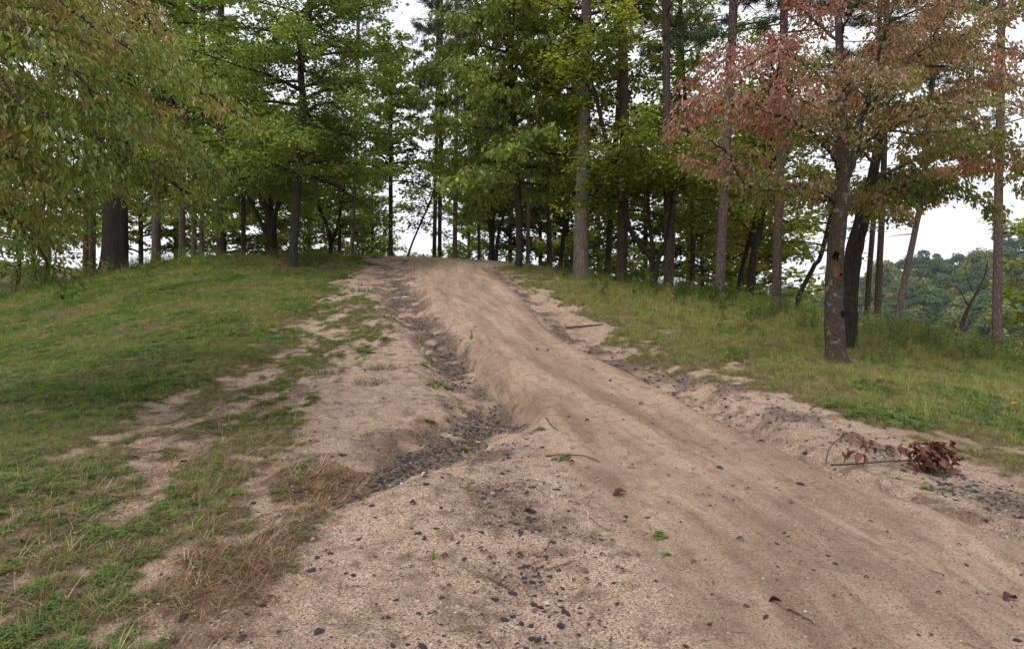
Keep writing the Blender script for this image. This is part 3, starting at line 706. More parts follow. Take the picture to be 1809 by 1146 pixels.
hardwood('maple_tree', 'many-stemmed dark little tree in the shade left of the slim layered oak', [(482, 440), (478, 400), (462, 350), (430, 310)], None, 17, 6, 6.5, 'bark_black',
         crown=(2.6, 7.5, 3.0), nl=34, pal=DEEP + [(0.09, 0.10, 0.02)], leaf=.14, per=7, seed=5,
         extra_stems=[([(480, 438), (478, 380), (474, 330), (468, 260)], 12), ([(482, 438), (490, 380), (512, 320), (540, 270)], 12), ([(478, 430), (460, 390), (430, 330), (400, 300)], 9)], elev=(.0, .4))
hardwood('maple_tree', 'three dark stems fanning from one foot between the pines right of the crest', [(1152, 512), (1150, 460), (1130, 430), (1105, 380)], None, 11, 7, 7, 'bark_black',
         crown=(2.6, 9.5, 3.3), nl=44, pal=YELL[:2] + GREEN, leaf=.13, per=5, seed=6, extra_stems=[([(1154, 510), (1153, 450), (1147, 390), (1140, 300)], 10), ([(1153, 508), (1162, 460), (1178, 420), (1190, 330)], 11)])
PN = 'tall pines on the mound'
hardwood('poplar_tree', 'slim leafy broadleaf with light green crown between the reddish pine and the pinkish pine', [(1222, 527), (1224, 400), (1216, 250), (1206, 100)], 26, 9, 6, 15, 'bark_dark', (4.2, 15, 3.4), 46, GREEN, .14, 7, 66, sub_sp=.4)
pine('tall dark reddish pine right of the thick grey trunk, bare up to its top', [(1096, 500), (1101, 380), (1103, 200), (1100, 60), (1098, 0)], None, 21, 15, 'bark_pine_dark', 23, 10, 9.0, PN)
pine('slender pine leaning slightly right, close left of the dark reddish pine', [(1072, 496), (1078, 400), (1088, 250), (1096, 100)], 27, 12, 9, 'bark_pine_dark', 22, 11, 10, PN)
pine('straight pine with grey trunk behind the three fanned dark stems', [(1180, 512), (1180, 400), (1178, 200), (1177, 0)], None, 17, 13, 'bark_pine', 23, 12, 9, PN)
pine('thin pine crossing close behind the straight grey pine', [(1184, 505), (1190, 380), (1194, 250), (1200, 100)], 29, 11, 8, 'bark_pine', 22, 13, 10, PN)
pine('pinkish grey pine left of the red-leaved dogwood, its foot in tall grass', [(1270, 534), (1275, 420), (1283, 250), (1290, 100), (1296, 0)], None, 20, 15, 'bark_pine', 22, 14, 8.5, PN)
pine('orange-brown pine trunk behind the end of the bare dogwood bough', [(1370, 556), (1374, 420), (1380, 250), (1384, 100)], None, 18, 13, 'bark_pine_dark', 21, 15, 8, PN)
pine('isolated straight pine against the white sky at the lake edge', [(1760, 626), (1762, 500), (1765, 300), (1768, 100)], None, 16, 12, 'bark_pine', 22, 16, 9, PN)
pine('left one of two slim straight pines behind the dogwoods', [(1530, 574), (1536, 480), (1543, 380), (1550, 200)], 23, 10, 8, 'bark_pine_dark', 20, 17, 7, PN)
pine('right one of two slim straight pines behind the dogwoods', [(1549, 580), (1553, 480), (1558, 380), (1563, 200)], 22, 12, 9, 'bark_pine_dark', 20, 19, 7, PN)
pine('grey pine trunk tilted to the right, between the dogwoods and the lake pine', [(1580, 582), (1597, 500), (1618, 400), (1634, 300)], 21, 12, 8, 'bark_pine', 13, 20, 5.5, PN)
for a in [('left trunk of the close pair of pines on the skyline at the track end', [(767, 462), (768, 400), (772, 200)], 37, 8, 6, 'bark_pine_dark', 21, 22),
          ('right trunk of the close pair of pines on the skyline at the track end', [(777, 462), (777, 400), (779, 200)], 36, 8, 6, 'bark_pine_dark', 21, 23),
          ('pinkish pine trunk alone where the track meets the skyline', [(803, 464), (804, 400), (806, 200)], 34, 9, 7, 'bark_pine', 20, 25),
          ('thin dark pine left of the hickory beyond the crest', [(845, 466), (846, 400), (842, 200)], 38, 6, 5, 'bark_pine_dark', 19, 26),
          ('pale thin pine behind the slim layered oak on the skyline', [(620, 456), (624, 380), (630, 200)], 38, 8, 6, 'bark_pine', 21, 28),
          ('slim pine just right of the hickory foot beyond the crest', [(932, 474), (933, 400), (935, 200)], 34, 8, 7, 'bark_pine', 20, 29),
          ('dark pine halfway between the hickory and the thick grey trunk', [(971, 478), (970, 400), (966, 200)], 31, 11, 9, 'bark_pine_dark', 20, 31),
          ('left trunk of the joined pair of grey pines at the left grass edge', [(151, 486), (152, 400), (154, 200)], 28, 11, 9, 'bark_pine_dark', 20, 32),
          ('right trunk of the joined pair of grey pines at the left grass edge', [(163, 490), (163, 400), (166, 200)], 27, 13, 11, 'bark_pine', 20, 34),
          ('thin dark pine near the hanging leaves at the far left', [(83, 500), (86, 420), (90, 200)], 28, 9, 7, 'bark_pine_dark', 20, 35),
          ('widest pale pine of the far row right of the massive oak', [(275, 462), (276, 400), (274, 200)], 35, 17, 13, 'bark_pine', 21, 37),
          ('pinkish pine second in the far row right of the massive oak', [(322, 462), (322, 400), (322, 200)], 34, 12, 10, 'bark_pine', 21, 38),
          ('thin pine third in the far row right of the massive oak', [(343, 462), (343, 400), (344, 200)], 36, 10, 8, 'bark_pine', 21, 40),
          ('thin pine fourth in the far row, nearly touching its neighbour', [(357, 460), (357, 400), (358, 200)], 35, 10, 8, 'bark_pine', 21, 41),
          ('stout pine at the right end of the far row, left of the many-stemmed tree', [(389, 458), (389, 400), (390, 200)], 35, 14, 11, 'bark_pine_dark', 21, 43)]:
    pine(a[0], a[1], a[2], a[3], a[4], a[5], a[6], a[7], 8.5, PN)

# smaller broadleaf trees beyond the crest
HB = 'small broadleaf trees at the crest'
hardwood('hickory_tree', 'dark leaning stem with open crown on the skyline left of the pine pair', [(714, 462), (728, 430), (745, 390), (765, 340)], 34, 4, 3, 7, 'bark_black', (2.2, 7.5, 2.4), 24, DEEP, .14, 6, 51, HB)
hardwood('maple_tree', 'dark small tree on the skyline left of the hickory, its stem curving', [(867, 466), (868, 420), (862, 380), (850, 320)], 31, 10, 7, 9, 'bark_black', (2.4, 9, 2.8), 28, DEEP, .14, 6, 52, HB, extra_stems=[([(876, 464), (880, 420), (890, 380), (905, 340)], 7)])
hardwood('maple_tree', 'dark small tree with orange-tinged leaves behind the thick grey trunk', [(989, 474), (994, 430), (1000, 380), (1006, 320)], 26, 9, 7, 9, 'bark_black', (2.2, 9, 2.6), 30, DEEP[:2] + YELL[2:], .13, 6, 53, HB)
hardwood('maple_tree', 'dark stem leaning right up behind the thick grey trunk', [(1006, 482), (1016, 430), (1034, 370), (1060, 330)], 24, 10, 7, 7, 'bark_black', (2.4, 8, 2.6), 28, DEEP[:1] + YELL, .13, 6, 54, HB, extra_stems=[([(1030, 400), (1050, 365), (1085, 345), (1110, 330)], 5)])
hardwood('oak_tree', 'small forked tree behind the slim layered oak on the skyline', [(584, 452), (583, 420), (574, 390), (560, 350)], 33, 9, 5, 7, 'bark_black', (1.6, 7.5, 3.0), 34, DEEP, .14, 6, 55, HB, extra_stems=[([(585, 430), (595, 400), (602, 360), (610, 320)], 6)])
hardwood('maple_tree', 'leaning dark stem with yellow-green leaves, left of two behind the tall grass', [(1300, 545), (1310, 480), (1325, 420), (1338, 360)], 23, 9, 6, 8, 'bark_black', (1.6, 7.5, 2.6), 30, YELL[:3] + GREEN[1:3], .13, 6, 56, HB)
hardwood('maple_tree', 'thicker leaning dark stem, right of two behind the tall grass', [(1322, 545), (1328, 480), (1336, 420), (1346, 380)], 22, 14, 10, 9, 'bark_black', (3.2, 9, 2.8), 28, YELL[:2] + GREEN[2:], .13, 6, 57, HB)
hardwood('maple_tree', 'thin curved stem bending right behind the foreground dogwood trunk', [(1406, 572), (1413, 520), (1438, 470), (1456, 430)], 22, 9, 7, 7, 'bark_black', (1.8, 7, 2.2), 20, YELL[:2] + GREEN, .12, 6, 58, HB)
sm = hardwood('maple_tree', 'bushy understory maple filling the gap at the far left edge', [(30, 500), (36, 440), (40, 380)], 24, 7, 5, 7, 'bark_black', (.8, 7, 3.0), 34, DEEP, .14, 6, 59, 'bushy understory trees')

# leafy masses standing further down the far slope: each one a tree, sharing three masters
U = 'broadleaf trees down the far slope'
mast = [hardwood('broadleaf_tree', 'broad green tree down the far slope behind the slim layered oak', [(470, 480), (472, 350), (474, 200)], 46, 9, 6, 13, 'bark_dark', (2.8, 14, 4.8), 44, GREEN, .24, 6, 61, U, sub_sp=.5, twig_sp=.34),
        hardwood('broadleaf_tree', 'open dark tree down the far slope behind the pines', [(900, 520), (902, 350), (904, 200)], 44, 9, 6, 13, 'bark_dark', (5.2, 15, 4.2), 40, DEEP, .24, 6, 62, U, sub_sp=.5, twig_sp=.34),
        hardwood('broadleaf_tree', 'yellowing tree down the far slope behind the tall grass', [(1330, 560), (1332, 450), (1334, 300)], 36, 9, 6, 10, 'bark_dark', (1.0, 10.5, 3.4), 38, YELL[:3], .2, 6, 63, U, sub_sp=.5, twig_sp=.32)]
def place_far(u, d, k, s, label, dz=0.0, name=None, grp=U):
    x = (u - CU) / F * d; z = z1(x, d)
    o = dup(mast[k], (x, d, z - .1 + dz), random.uniform(0, 6.28), s, label, grp)
    return o
random.seed(3)
for u, d, k, s, lb in [
    (-60, 40, 0, 1.0, 'wide green tree behind the hanging leaves at the far left edge'), (60, 52, 0, 1.1, 'green tree on the far meadow seen past the thin dark pine'),
    (-150, 30, 1, 1.0, 'dark tree beside the left edge of the grass slope'), (185, 55, 1, 1.1, 'dark tree behind the massive oak trunk'),
    (250, 44, 0, 1.0, 'green tree between the massive oak and the far pine row'), (310, 48, 1, 1.2, 'dark tree closing the view behind the far pine row'),
    (395, 44, 0, 1.1, 'green tree behind the right end of the far pine row'), (430, 38, 1, .9, 'dark tree behind the many-stemmed tree'),
    (690, 33, 1, .75, 'dark small-crowned tree on the skyline between the slim layered oak and the pine pair'), (640, 60, 0, 1.2, 'tall tree top behind the pale thin skyline pine'), (545, 50, 0, 1.1, 'green tree filling the gap right of the slim layered oak'), (660, 52, 1, .95, 'low dark tree on the skyline left of the track end'),
    (600, 44, 1, .8, 'small dark tree behind the pale thin skyline pine'), (745, 58, 0, 1.0, 'tree top rising behind the track end left of the pine pair'),
    (830, 50, 1, 1.0, 'dark tree behind the pinkish lone skyline pine'), (870, 40, 1, .85, 'dark tree crowding behind the curved small tree'),
    (955, 42, 1, .9, 'dark tree behind the hickory trunk'), (1000, 40, 0, .95, 'green tree in the gap left of the thick grey trunk'),
    (1060, 46, 1, 1.05, 'dark tree between the thick grey trunk and the reddish pine'), (1140, 42, 1, 1.1, 'dark tree behind the three fanned stems'),
    (1330, 40, 0, 1.35, 'tall green crown high behind the orange-brown pine'), (1215, 40, 1, 1.05, 'dark tree between the grey pine and the pinkish pine'), (1240, 34, 2, .9, 'yellowing tree right behind the pinkish grey pine'),
    (1290, 44, 0, 1.0, 'green tree above the two leaning dark stems'),
    (1500, 46, 0, .9, 'green tree behind the two slim pines'),
    (1940, 26, 0, .9, 'green tree beyond the right edge of the grass slope')]:
    place_far(u, d, k, s, lb)

# leaning bare small tree against the lake
def bare_tree():
    rs = np.random.default_rng(9); pth, base, d = trunk_path([(1688, 610), (1702, 570), (1712, 545), (1722, 520), (1738, 490), (1745, 460)], 23, None, rs, .02)
    g = Geo(); q = catmull(pth, 24); tube(g, q, np.linspace(.09, .015, 24), 8, .15, 3); root = empty('dead_tree', base, 'crooked little bare tree with twiggy boughs before the wooded lake bank', 'tree')
    link('trunk', g.mesh('trunk', M['bark_dark'], origin=base), root)
    gb = Geo()
    for (u, v), e, r in [((1712, 545), [(1690, 540), (1655, 535), (1625, 545)], .02), ((1712, 545), [(1700, 520), (1685, 500), (1680, 480)], .025), ((1722, 520), [(1745, 505), (1780, 500), (1800, 510)], .022), ((1738, 490), [(1752, 470), (1770, 458)], .014),
                         ((1722, 520), [(1712, 500), (1706, 475), (1712, 455)], .018), ((1705, 562), [(1730, 552), (1752, 556)], .014)]:
        pts = np.array([P(a, b, d + rs.normal(0, .15)) for a, b in [(u, v)] + e]); qq = catmull(pts, 14); tube(gb, qq, np.linspace(r, .004, 14), 5)
        for k in range(3, 14, 2):
            tube(gb, limb_from(qq[k], rs.uniform(0, 6.28), rs.uniform(-.2, .9), rs.uniform(.2, .6), rs, .1, 5), np.linspace(.006, .003, 5), 3)
    link('limb', gb.mesh('limb', M['bark_dark'], origin=base), root, kind='stuff')
bare_tree()

# ------------------------------------------------------------------ the red-leaved dogwoods
def dogwood(label, pts, wpx, limbs, seed, colf, leaf=.085, per=9, dd=None, holes=(), extras=True, auto=0, barkn='bark_dogwood', autoz=(2, 6), autor=2.8, ratio=.52):
    rs = np.random.default_rng(seed); pth, base, d = trunk_path(pts, dd, None, rs, .0)
    root = empty('dogwood_tree', base, label, 'tree')
    q = catmull(pth, 90); zz = q[:, 2]; zpx = CV - (zz - EYE) * F / d
    rad = np.interp(-zpx, [-p[1] for p in pts], [w / 2 / F * d for w in wpx]); rad *= 1 + .28 * np.exp(-(zz - base[2]) / .1)
    g = Geo(); tube(g, q, rad, 30, .16, seed, lob=.08); link('trunk', g.mesh('trunk', M[barkn], origin=base), root)
    for (u, v, w, h, mt, nm) in holes:
        c = np.array(P(u, v, d)); k = np.argmin(np.abs(zz - c[2])); rr = rad[k]; ax = q[k]
        dx = c[0] - ax[0]; c[1] = ax[1] - math.sqrt(max(rr * rr - dx * dx, 1e-4)) * 1.03
        gg = Geo(); nn = 14; a = np.linspace(0, 2 * np.pi, nn, endpoint=False); sx = w / 2 / F * d * (1 + .3 * rs.normal(0, .6, nn)); sz = h / 2 / F * d * (1 + .25 * rs.normal(0, .6, nn))
        rings = []
        for s_, dy in ((1.1, .012), (1.0, -.006), (.7, -.010), (.0001, -.010)):
            X = c[0] + np.cos(a) * sx * s_; rings.append(np.stack([X, c[1] + ((X - ax[0]) ** 2 - dx * dx) / (2 * rr) + dy + 0 * a, c[2] + np.sin(a) * sz * s_], 1))
        for i in range(3):
            ia = np.arange(nn); ib = (ia + 1) % nn; gg.add(np.vstack([rings[i], rings[i + 1]]), np.stack([ia, ib, ib + nn, ia + nn], 1))
        link(nm, gg.mesh(nm, M[mt], origin=base), root, label={'knot_hole': 'dark rotted hole in the trunk', 'rot_patch': 'orange rotten wood laid bare'}[nm])
    gb = Geo(); tw = []
    for (pl, r0, r1) in limbs:
        pp = np.array([P(u, v, dk) for u, v, dk in pl]); pp = catmull(pp, max(14, len(pl) * 6)); pp += rs.normal(0, .012, pp.shape)
        grow_limb(gb, pp, r0, r1, rs, tw, .17, .46, .82, .28, .10, .12, .14, 8)
    az = 0
    for k in range(auto):
        z_ = base[2] + autoz[0] + (autoz[1] - autoz[0]) * k / auto; z_ = min(z_, zz[-1] - .02); p = np.array([np.interp(z_, zz, q[:, i]) for i in range(3)]); az += 2.4 + rs.normal(0, .3)
        lp = limb_from(p, az, rs.uniform(.05, .5), autor * rs.uniform(.6, 1.1), rs, .2, 12, .25); grow_limb(gb, lp, .03, .005, rs, tw, .24, .45, .85, .28, .13, .10, .2, 6)
    link('limb', gb.mesh('limb', M['bark_dogwood'], origin=base), root, kind='stuff')
    V_, F_, C_ = leaves(tw, rs, per, leaf, 'droop', colf, ratio, 1, .065)
    link('crown', mesh_np('crown', V_ - np.array(base), F_, M['leaf_near'], C_), root, kind='stuff')
    print('dogwood', len(tw), len(F_)); return root, tw, base

def red_col(p, idx, rs):
    n = fbm(p[:, 0] * 1.3, p[:, 2] * 1.3 + p[:, 1] * .7, 8, 3) * .9 + rs.normal(0, .25, len(p))
    # turning from olive inside and low to dusty red outside and high
    t = (p[:, 2] - 3.4) * .26 + np.clip((4.6 - p[:, 0]) * .16, -.4, .5) + n * 1.0 + .45 + rs.normal(0, .35, len(p))
    t = np.clip(t, 0, 1.999); pal = np.array([(0.15, 0.18, 0.045), (0.23, 0.18, 0.085), (0.29, 0.145, 0.125), (0.32, 0.09, 0.11)])
    tt = t * 1.5; k = np.minimum(tt.astype(int), 2); f = (tt - k)[:, None]; c = pal[k] * (1 - f) + pal[np.minimum(k + 1, 3)] * f
    return c * np.exp(rs.normal(0, .24, (len(p), 1)))
DD = px2w([(1478, 640)])[0][1]
L_ = lambda *a: [(u, v, DD + dz) for u, v, dz in a]
fore, twf, basef = dogwood('foreground dogwood with hollow rotten trunk and red and green autumn leaves',
    [(1477, 640), (1474, 560), (1474, 500), (1476, 440), (1486, 350), (1489, 290), (1486, 200), (1484, 100), (1480, 0), (1474, -120)], [35, 31, 30, 27, 27, 21, 17, 14, 11, 5],
    [(L_((1488, 345, 0), (1510, 270, .1), (1530, 190, .2), (1600, 110, .3), (1700, 62, .5), (1809, 5, .8), (1880, -50, 1)), .07, .012),
     (L_((1524, 210, .2), (1545, 120, -.1), (1570, 40, -.4), (1600, -60, -.6)), .035, .008),
     (L_((1478, 355, 0), (1440, 332, -.2), (1400, 328, -.3), (1345, 335, -.4), (1310, 320, -.5), (1285, 270, -.6), (1240, 240, -.7)), .05, .008),
     (L_((1345, 335, -.4), (1320, 290, .0), (1280, 300, .3), (1220, 285, .6)), .02, .005),
     (L_((1486, 300, 0), (1450, 250, -.5), (1400, 215, -.9), (1330, 190, -1.1), (1240, 190, -1.3), (1185, 240, -1.4)), .035, .006),
     (L_((1486, 200, 0), (1440, 130, .3), (1370, 90, .6), (1290, 100, .9), (1215, 150, 1.1)), .03, .005),
     (L_((1484, 120, 0), (1420, 110, -.4), (1370, 90, -.7), (1300, 130, -1.0), (1230, 180, -1.2)), .03, .006),
     (L_((1484, 80, 0), (1430, 30, .4), (1380, -20, .8), (1300, -30, 1)), .025, .005),
     (L_((1510, 270, .1), (1560, 230, -.5), (1630, 205, -.9), (1720, 180, -1.3), (1800, 190, -1.6)), .03, .005),
     (L_((1540, 180, .2), (1600, 190, .8), (1700, 160, 1.4), (1800, 150, 1.9)), .03, .005),
     (L_((1484, 60, 0), (1520, 0, -.6), (1600, -50, -1)), .025, .005), (L_((1478, 0, 0), (1440, -60, .2), (1380, -110, .3)), .02, .005), (L_((1476, -60, 0), (1510, -140, .3)), .02, .005),
     (L_((1600, 110, .3), (1650, 60, -.1), (1700, -20, -.4)), .02, .005), (L_((1700, 62, .5), (1760, 80, 0), (1830, 100, -.3)), .018, .005),
     (L_((1486, 250, 0), (1440, 210, .9), (1380, 200, 1.7), (1300, 215, 2.2)), .03, .005), (L_((1487, 180, 0), (1530, 120, 1), (1590, 60, 2), (1650, 20, 2.6)), .03, .005),
     (L_((1600, 110, .3), (1680, 120, .0), (1760, 130, -.4), (1840, 170, -.8)), .022, .005), (L_((1560, 230, -.5), (1640, 240, -.2), (1720, 250, .2), (1800, 270, .5)), .02, .005), (L_((1570, 40, -.4), (1650, 10, -.8), (1740, 20, -1.2)), .02, .005),
     (L_((1484, 220, 0), (1420, 180, -.8), (1380, 150, -1.6)), .022, .005), (L_((1486, 160, 0), (1530, 130, -1.), (1600, 150, -1.9)), .022, .005)],
    21, red_col, .074, 15, None,
    holes=[(1471, 454, 9, 17, 'hole', 'knot_hole'), (1482, 555, 7, 13, 'hole', 'knot_hole'), (1470, 483, 10, 20, 'rot', 'rot_patch'), (1479, 486, 4, 6, 'hole', 'knot_hole')])
def olive_col(p, idx, rs):
    n = fbm(p[:, 0] * 1.1, p[:, 2] * 1.3, 18, 3) + rs.normal(0, .3, len(p)); t = np.clip((p[:, 2] - 3.5) * .25 + n * .8 + .3, 0, .999) * 3
    pal = np.array([(0.09, 0.135, 0.028), (0.15, 0.16, 0.035), (0.23, 0.16, 0.07), (0.30, 0.13, 0.09)]); k = t.astype(int); f = (t - k)[:, None]
    return (pal[k] * (1 - f) + pal[np.minimum(k + 1, 3)] * f) * np.exp(rs.normal(0, .2, (len(p), 1)))
D2 = 12.5
L2 = lambda *a: [(u, v, D2 + dz) for u, v, dz in a]
dogwood('second dogwood with dark leaning trunk right behind the hollow foreground one', [(1496, 590), (1498, 530), (1508, 450), (1524, 385), (1540, 320), (1552, 250), (1562, 200)], [30, 30, 27, 24, 17, 13, 8],
    [(L2((1524, 385, 0), (1500, 360, .2), (1470, 330, .5), (1420, 290, .8)), .05, .008), (L2((1530, 370, 0), (1570, 345, -.3), (1620, 320, -.8), (1690, 330, -1.2), (1760, 370, -1.5)), .045, .007),
     (L2((1540, 320, 0), (1600, 290, .4), (1680, 260, .8), (1780, 290, 1.2), (1840, 340, 1.5)), .04, .007), (L2((1552, 250, 0), (1600, 210, -.5), (1680, 200, -1), (1770, 240, -1.6)), .03, .006),
     (L2((1552, 250, 0), (1520, 180, .6), (1480, 140, 1.2)), .03, .006), (L2((1560, 200, 0), (1600, 130, .4), (1680, 90, .8), (1760, 110, 1)), .03, .006), (L2((1545, 300, 0), (1590, 330, .9), (1650, 350, 1.7)), .03, .006),
     (L2((1535, 340, 0), (1560, 360, -1.), (1590, 380, -1.8)), .025, .006), (L2((1524, 385, 0), (1560, 340, 1.5), (1640, 310, 2.6), (1740, 300, 3)), .03, .006), (L2((1545, 290, 0), (1500, 250, -.5), (1440, 240, -1)), .03, .005),
     (L2((1500, 360, 0), (1440, 350, .8), (1380, 340, 1.6), (1330, 370, 2)), .03, .005)], 22, olive_col, .095, 15, D2, barkn='bark_black')

# near dogwood on the left: its trunk stands outside the view, its boughs hang across it
def left_col(p, idx, rs):
    n = fbm(p[:, 0] * 1.2, p[:, 2] * 1.5 + p[:, 1], 28, 3) + rs.normal(0, .25, len(p)); t = np.clip((p[:, 2] - 3.2) * .22 + n * .7 + .38, 0, .999) * 3
    pal = np.array([(0.09, 0.14, 0.025), (0.14, 0.19, 0.036), (0.23, 0.22, 0.06), (0.31, 0.20, 0.10)]); k = t.astype(int); f = (t - k)[:, None]
    return (pal[k] * (1 - f) + pal[np.minimum(k + 1, 3)] * f) * np.exp(rs.normal(0, .22, (len(p), 1)))
TZ = z1(-8.2, 7.6)
def W2P(x, y, z): return (CU + x / y * F, CV - (z - EYE) / y * F, y)
def LL(h, *a): return [W2P(-8.2, 7.6, TZ + h)] + [(u, v, d) for u, v, d in a]
root, twl, bl = dogwood('near dogwood on the left hanging long leafy boughs dotted with red berries over the grass', [(-340, 560), (-335, 400), (-330, 200), (-325, -80)], [38, 30, 24, 10],
    [(LL(4.2, (-60, -20, 7.2), (150, 60, 7), (300, 130, 6.8), (395, 185, 6.8), (452, 225, 6.8)), .05, .006), (LL(4.0, (-60, 60, 6.8), (100, 110, 6.2), (240, 190, 6.2), (340, 260, 6.4), (380, 310, 6.5)), .05, .006),
     (LL(3.6, (-60, 150, 6.6), (100, 210, 6.2), (230, 280, 6.4), (330, 340, 6.8), (388, 395, 7)), .045, .006), (LL(3.2, (-40, 260, 7), (60, 300, 7), (110, 330, 7), (140, 360, 7.2)), .035, .006),
     (LL(2.9, (-60, 350, 6), (20, 390, 6), (70, 440, 6), (90, 480, 6.2)), .03, .006), 
     (LL(4.6, (-60, -80, 6.6), (80, -10, 6), (190, 60, 5.6), (270, 120, 5.6)), .04, .006), (LL(4.8, (0, -120, 8), (160, -40, 8), (250, 20, 8), (280, 70, 8.2)), .04, .006),
     (LL(3.8, (-50, 20, 5.6), (60, 70, 5.0), (140, 140, 5.0), (190, 200, 5.2)), .035, .006), (LL(3.4, (-60, 130, 5.4), (30, 180, 5), (110, 240, 5), (150, 300, 5.2)), .035, .006),
     (LL(3.8, (0, 140, 8.5), (130, 180, 8.8), (260, 230, 9), (360, 300, 9)), .035, .006), (LL(3.2, (0, 240, 8.8), (120, 300, 9), (200, 330, 9.2), (280, 370, 9.4)), .035, .006),
     (LL(4.4, (0, 20, 9), (120, 60, 9.2), (260, 120, 9.4), (380, 190, 9.6)), .035, .006), (LL(2.9, (-30, 320, 8.6), (60, 380, 8.8), (120, 420, 9)), .03, .006),
     (LL(3.5, (-60, 200, 6.0), (20, 250, 5.8), (70, 320, 5.8), (90, 380, 6)), .03, .005), (LL(5.0, (-80, -150, 5.6), (60, -90, 5.2), (160, -30, 5.2)), .03, .005)],
    23, left_col, .064, 27, 7.6, ratio=.40)
rsb = np.random.default_rng(4); gb = Geo()
ico = np.array([(0, 0, 1), (1, 0, 0), (0, 1, 0), (-1, 0, 0), (0, -1, 0), (0, 0, -1)]) * 1.0; icf = np.array([[0, 1, 2], [0, 2, 3], [0, 3, 4], [0, 4, 1], [5, 2, 1], [5, 3, 2], [5, 4, 3], [5, 1, 4]])
for k in rsb.choice(len(twl), 420, replace=False):
    c = twl[k][1]
    for j in range(3): gb.add(ico * .0075 + c + rsb.normal(0, .012, 3), icf)
link('berry', gb.mesh('berry', M['berry'], origin=bl), root, kind='stuff')
print('TREES', TREE)

# ------------------------------------------------------------------ the wooded far bank of the lake
def far_master(seed, pal, w=7.5, h=17, n=2600):
    rs = np.random.default_rng(seed); pts = []
    # crown as a heap of leafy lobes
    C = []
    for k in range(17):
        a = rs.uniform(0, 6.28); f = rs.uniform(.12, 1.0); rr = w * .62 * math.sqrt(max(.05, 1 - (2 * f - .85) ** 2 * .8)) * rs.uniform(.4, 1.0)
        C.append((rr * math.cos(a), rr * math.sin(a), h * f, w * rs.uniform(.28, .44)))
    C = np.array(C); k = rs.integers(0, len(C), n); d = rs.normal(0, 1, (n, 3)); d[:, 2] = np.abs(d[:, 2]) * 1.0 - .35; d /= np.linalg.norm(d, axis=1)[:, None]
    p = C[k, :3] + d * C[k, 3:4] * rs.uniform(.8, 1.1, (n, 1)) * np.array([1.1, 1.1, 1.05])
    ax = rs.normal(0, 1, (n, 3)); nm = d + rs.normal(0, .6, (n, 3)); nm /= np.linalg.norm(nm, axis=1)[:, None]; sd = np.cross(ax, nm); sd /= np.linalg.norm(sd, axis=1)[:, None]; ax = np.cross(nm, sd)
    s = rs.uniform(.45, 1.15, (n, 1)) * .62
    Vt = np.stack([p - ax * s, p + sd * s * .7, p + ax * s, p - sd * s * .7], 1).reshape(-1, 3); b = np.arange(n)[:, None] * 4
    Fc = np.concatenate([b + [0, 1, 2], b + [0, 2, 3]]); pal = np.array(pal); C_ = pal[rs.integers(0, len(pal), len(C))][k] * np.exp(rs.normal(0, .2, (n, 1)))
    g = Geo(); tube(g, [(0, 0, -1), (0, 0, h * .5), (.3, 0, h * .8)], [.35, .28, .1], 5); Tv = np.concatenate(g.v); Tf = np.concatenate(g.f)
    Tt = np.concatenate([Tf[:, [0, 1, 2]], Tf[:, [0, 2, 3]]]) + len(Vt)
    return mesh_np('distant_tree', np.vstack([Vt, Tv]), np.vstack([Fc, Tt]), col=np.vstack([np.repeat(C_, 4, 0), np.full((len(Tv), 3), .05)]), mats=[M['far_leaf']])
FM = [(far_master(1, [(0.05, 0.095, 0.03), (0.07, 0.115, 0.035)]), 'deep green'), (far_master(2, [(0.12, 0.16, 0.045), (0.14, 0.17, 0.05)], 8.5, 15), 'light green'), (far_master(3, [(0.045, 0.08, 0.04), (0.055, 0.095, 0.04)], 6.5, 19), 'dark bluish green'),
      (far_master(4, [(0.21, 0.18, 0.06), (0.16, 0.16, 0.05)], 7, 14), 'yellowing'), (far_master(5, [(0.085, 0.13, 0.05), (0.07, 0.115, 0.04)], 7.5, 16), 'mid green')]
rf = random.Random(5); cnt = 0
rows = [(398, 0), (410, 4), (425, 3), (443, 5), (465, 6), (490, 4), (520, 5), (555, 5), (600, 6)]
for R_, j in rows:
    azd = 4.0
    while azd < 42:
        azd += math.degrees(8.6 / R_) * rf.uniform(.75, 1.35) * (1.0 if azd > 14 else 1.7)
        rr = R_ + rf.uniform(-6, 6); x = rr * math.sin(math.radians(azd)); y = rr * math.cos(math.radians(azd))
        if rr > 500 and azd < 16: continue
        z = float(zbase(np.array([x]), np.array([y]))[0]); k = rf.choices(range(5), [4, 3, 4, 1 if R_ > 420 else 2, 4])[0]
        s = rf.uniform(.9, 1.5)
        o = bpy.data.objects.new('distant_tree', FM[k][0]); SC.collection.objects.link(o); o.location = (x, y, z - .5); o.rotation_euler = (0, 0, rf.uniform(0, 6.28)); o.scale = (s, s, s * rf.uniform(.85, 1.2))
        wh = 'at the waterline across the lake' if R_ < 420 else 'on the slope across the lake' if R_ < 500 else 'on the ridge across the lake'
        wb = 'left of the pinkish pine' if azd < 17.7 else 'between pinkish pine and hollow dogwood' if azd < 26.5 else 'between hollow dogwood and lake pine' if azd < 36.7 else 'right of the lake pine'
        o['category'] = 'tree'; o['group'] = 'trees of the far wooded bank, ' + FM[k][1] + ', ' + wh + ', ' + wb; o['label'] = FM[k][1] + ' tree ' + wh + ', ' + wb; cnt += 1
print('far trees', cnt)

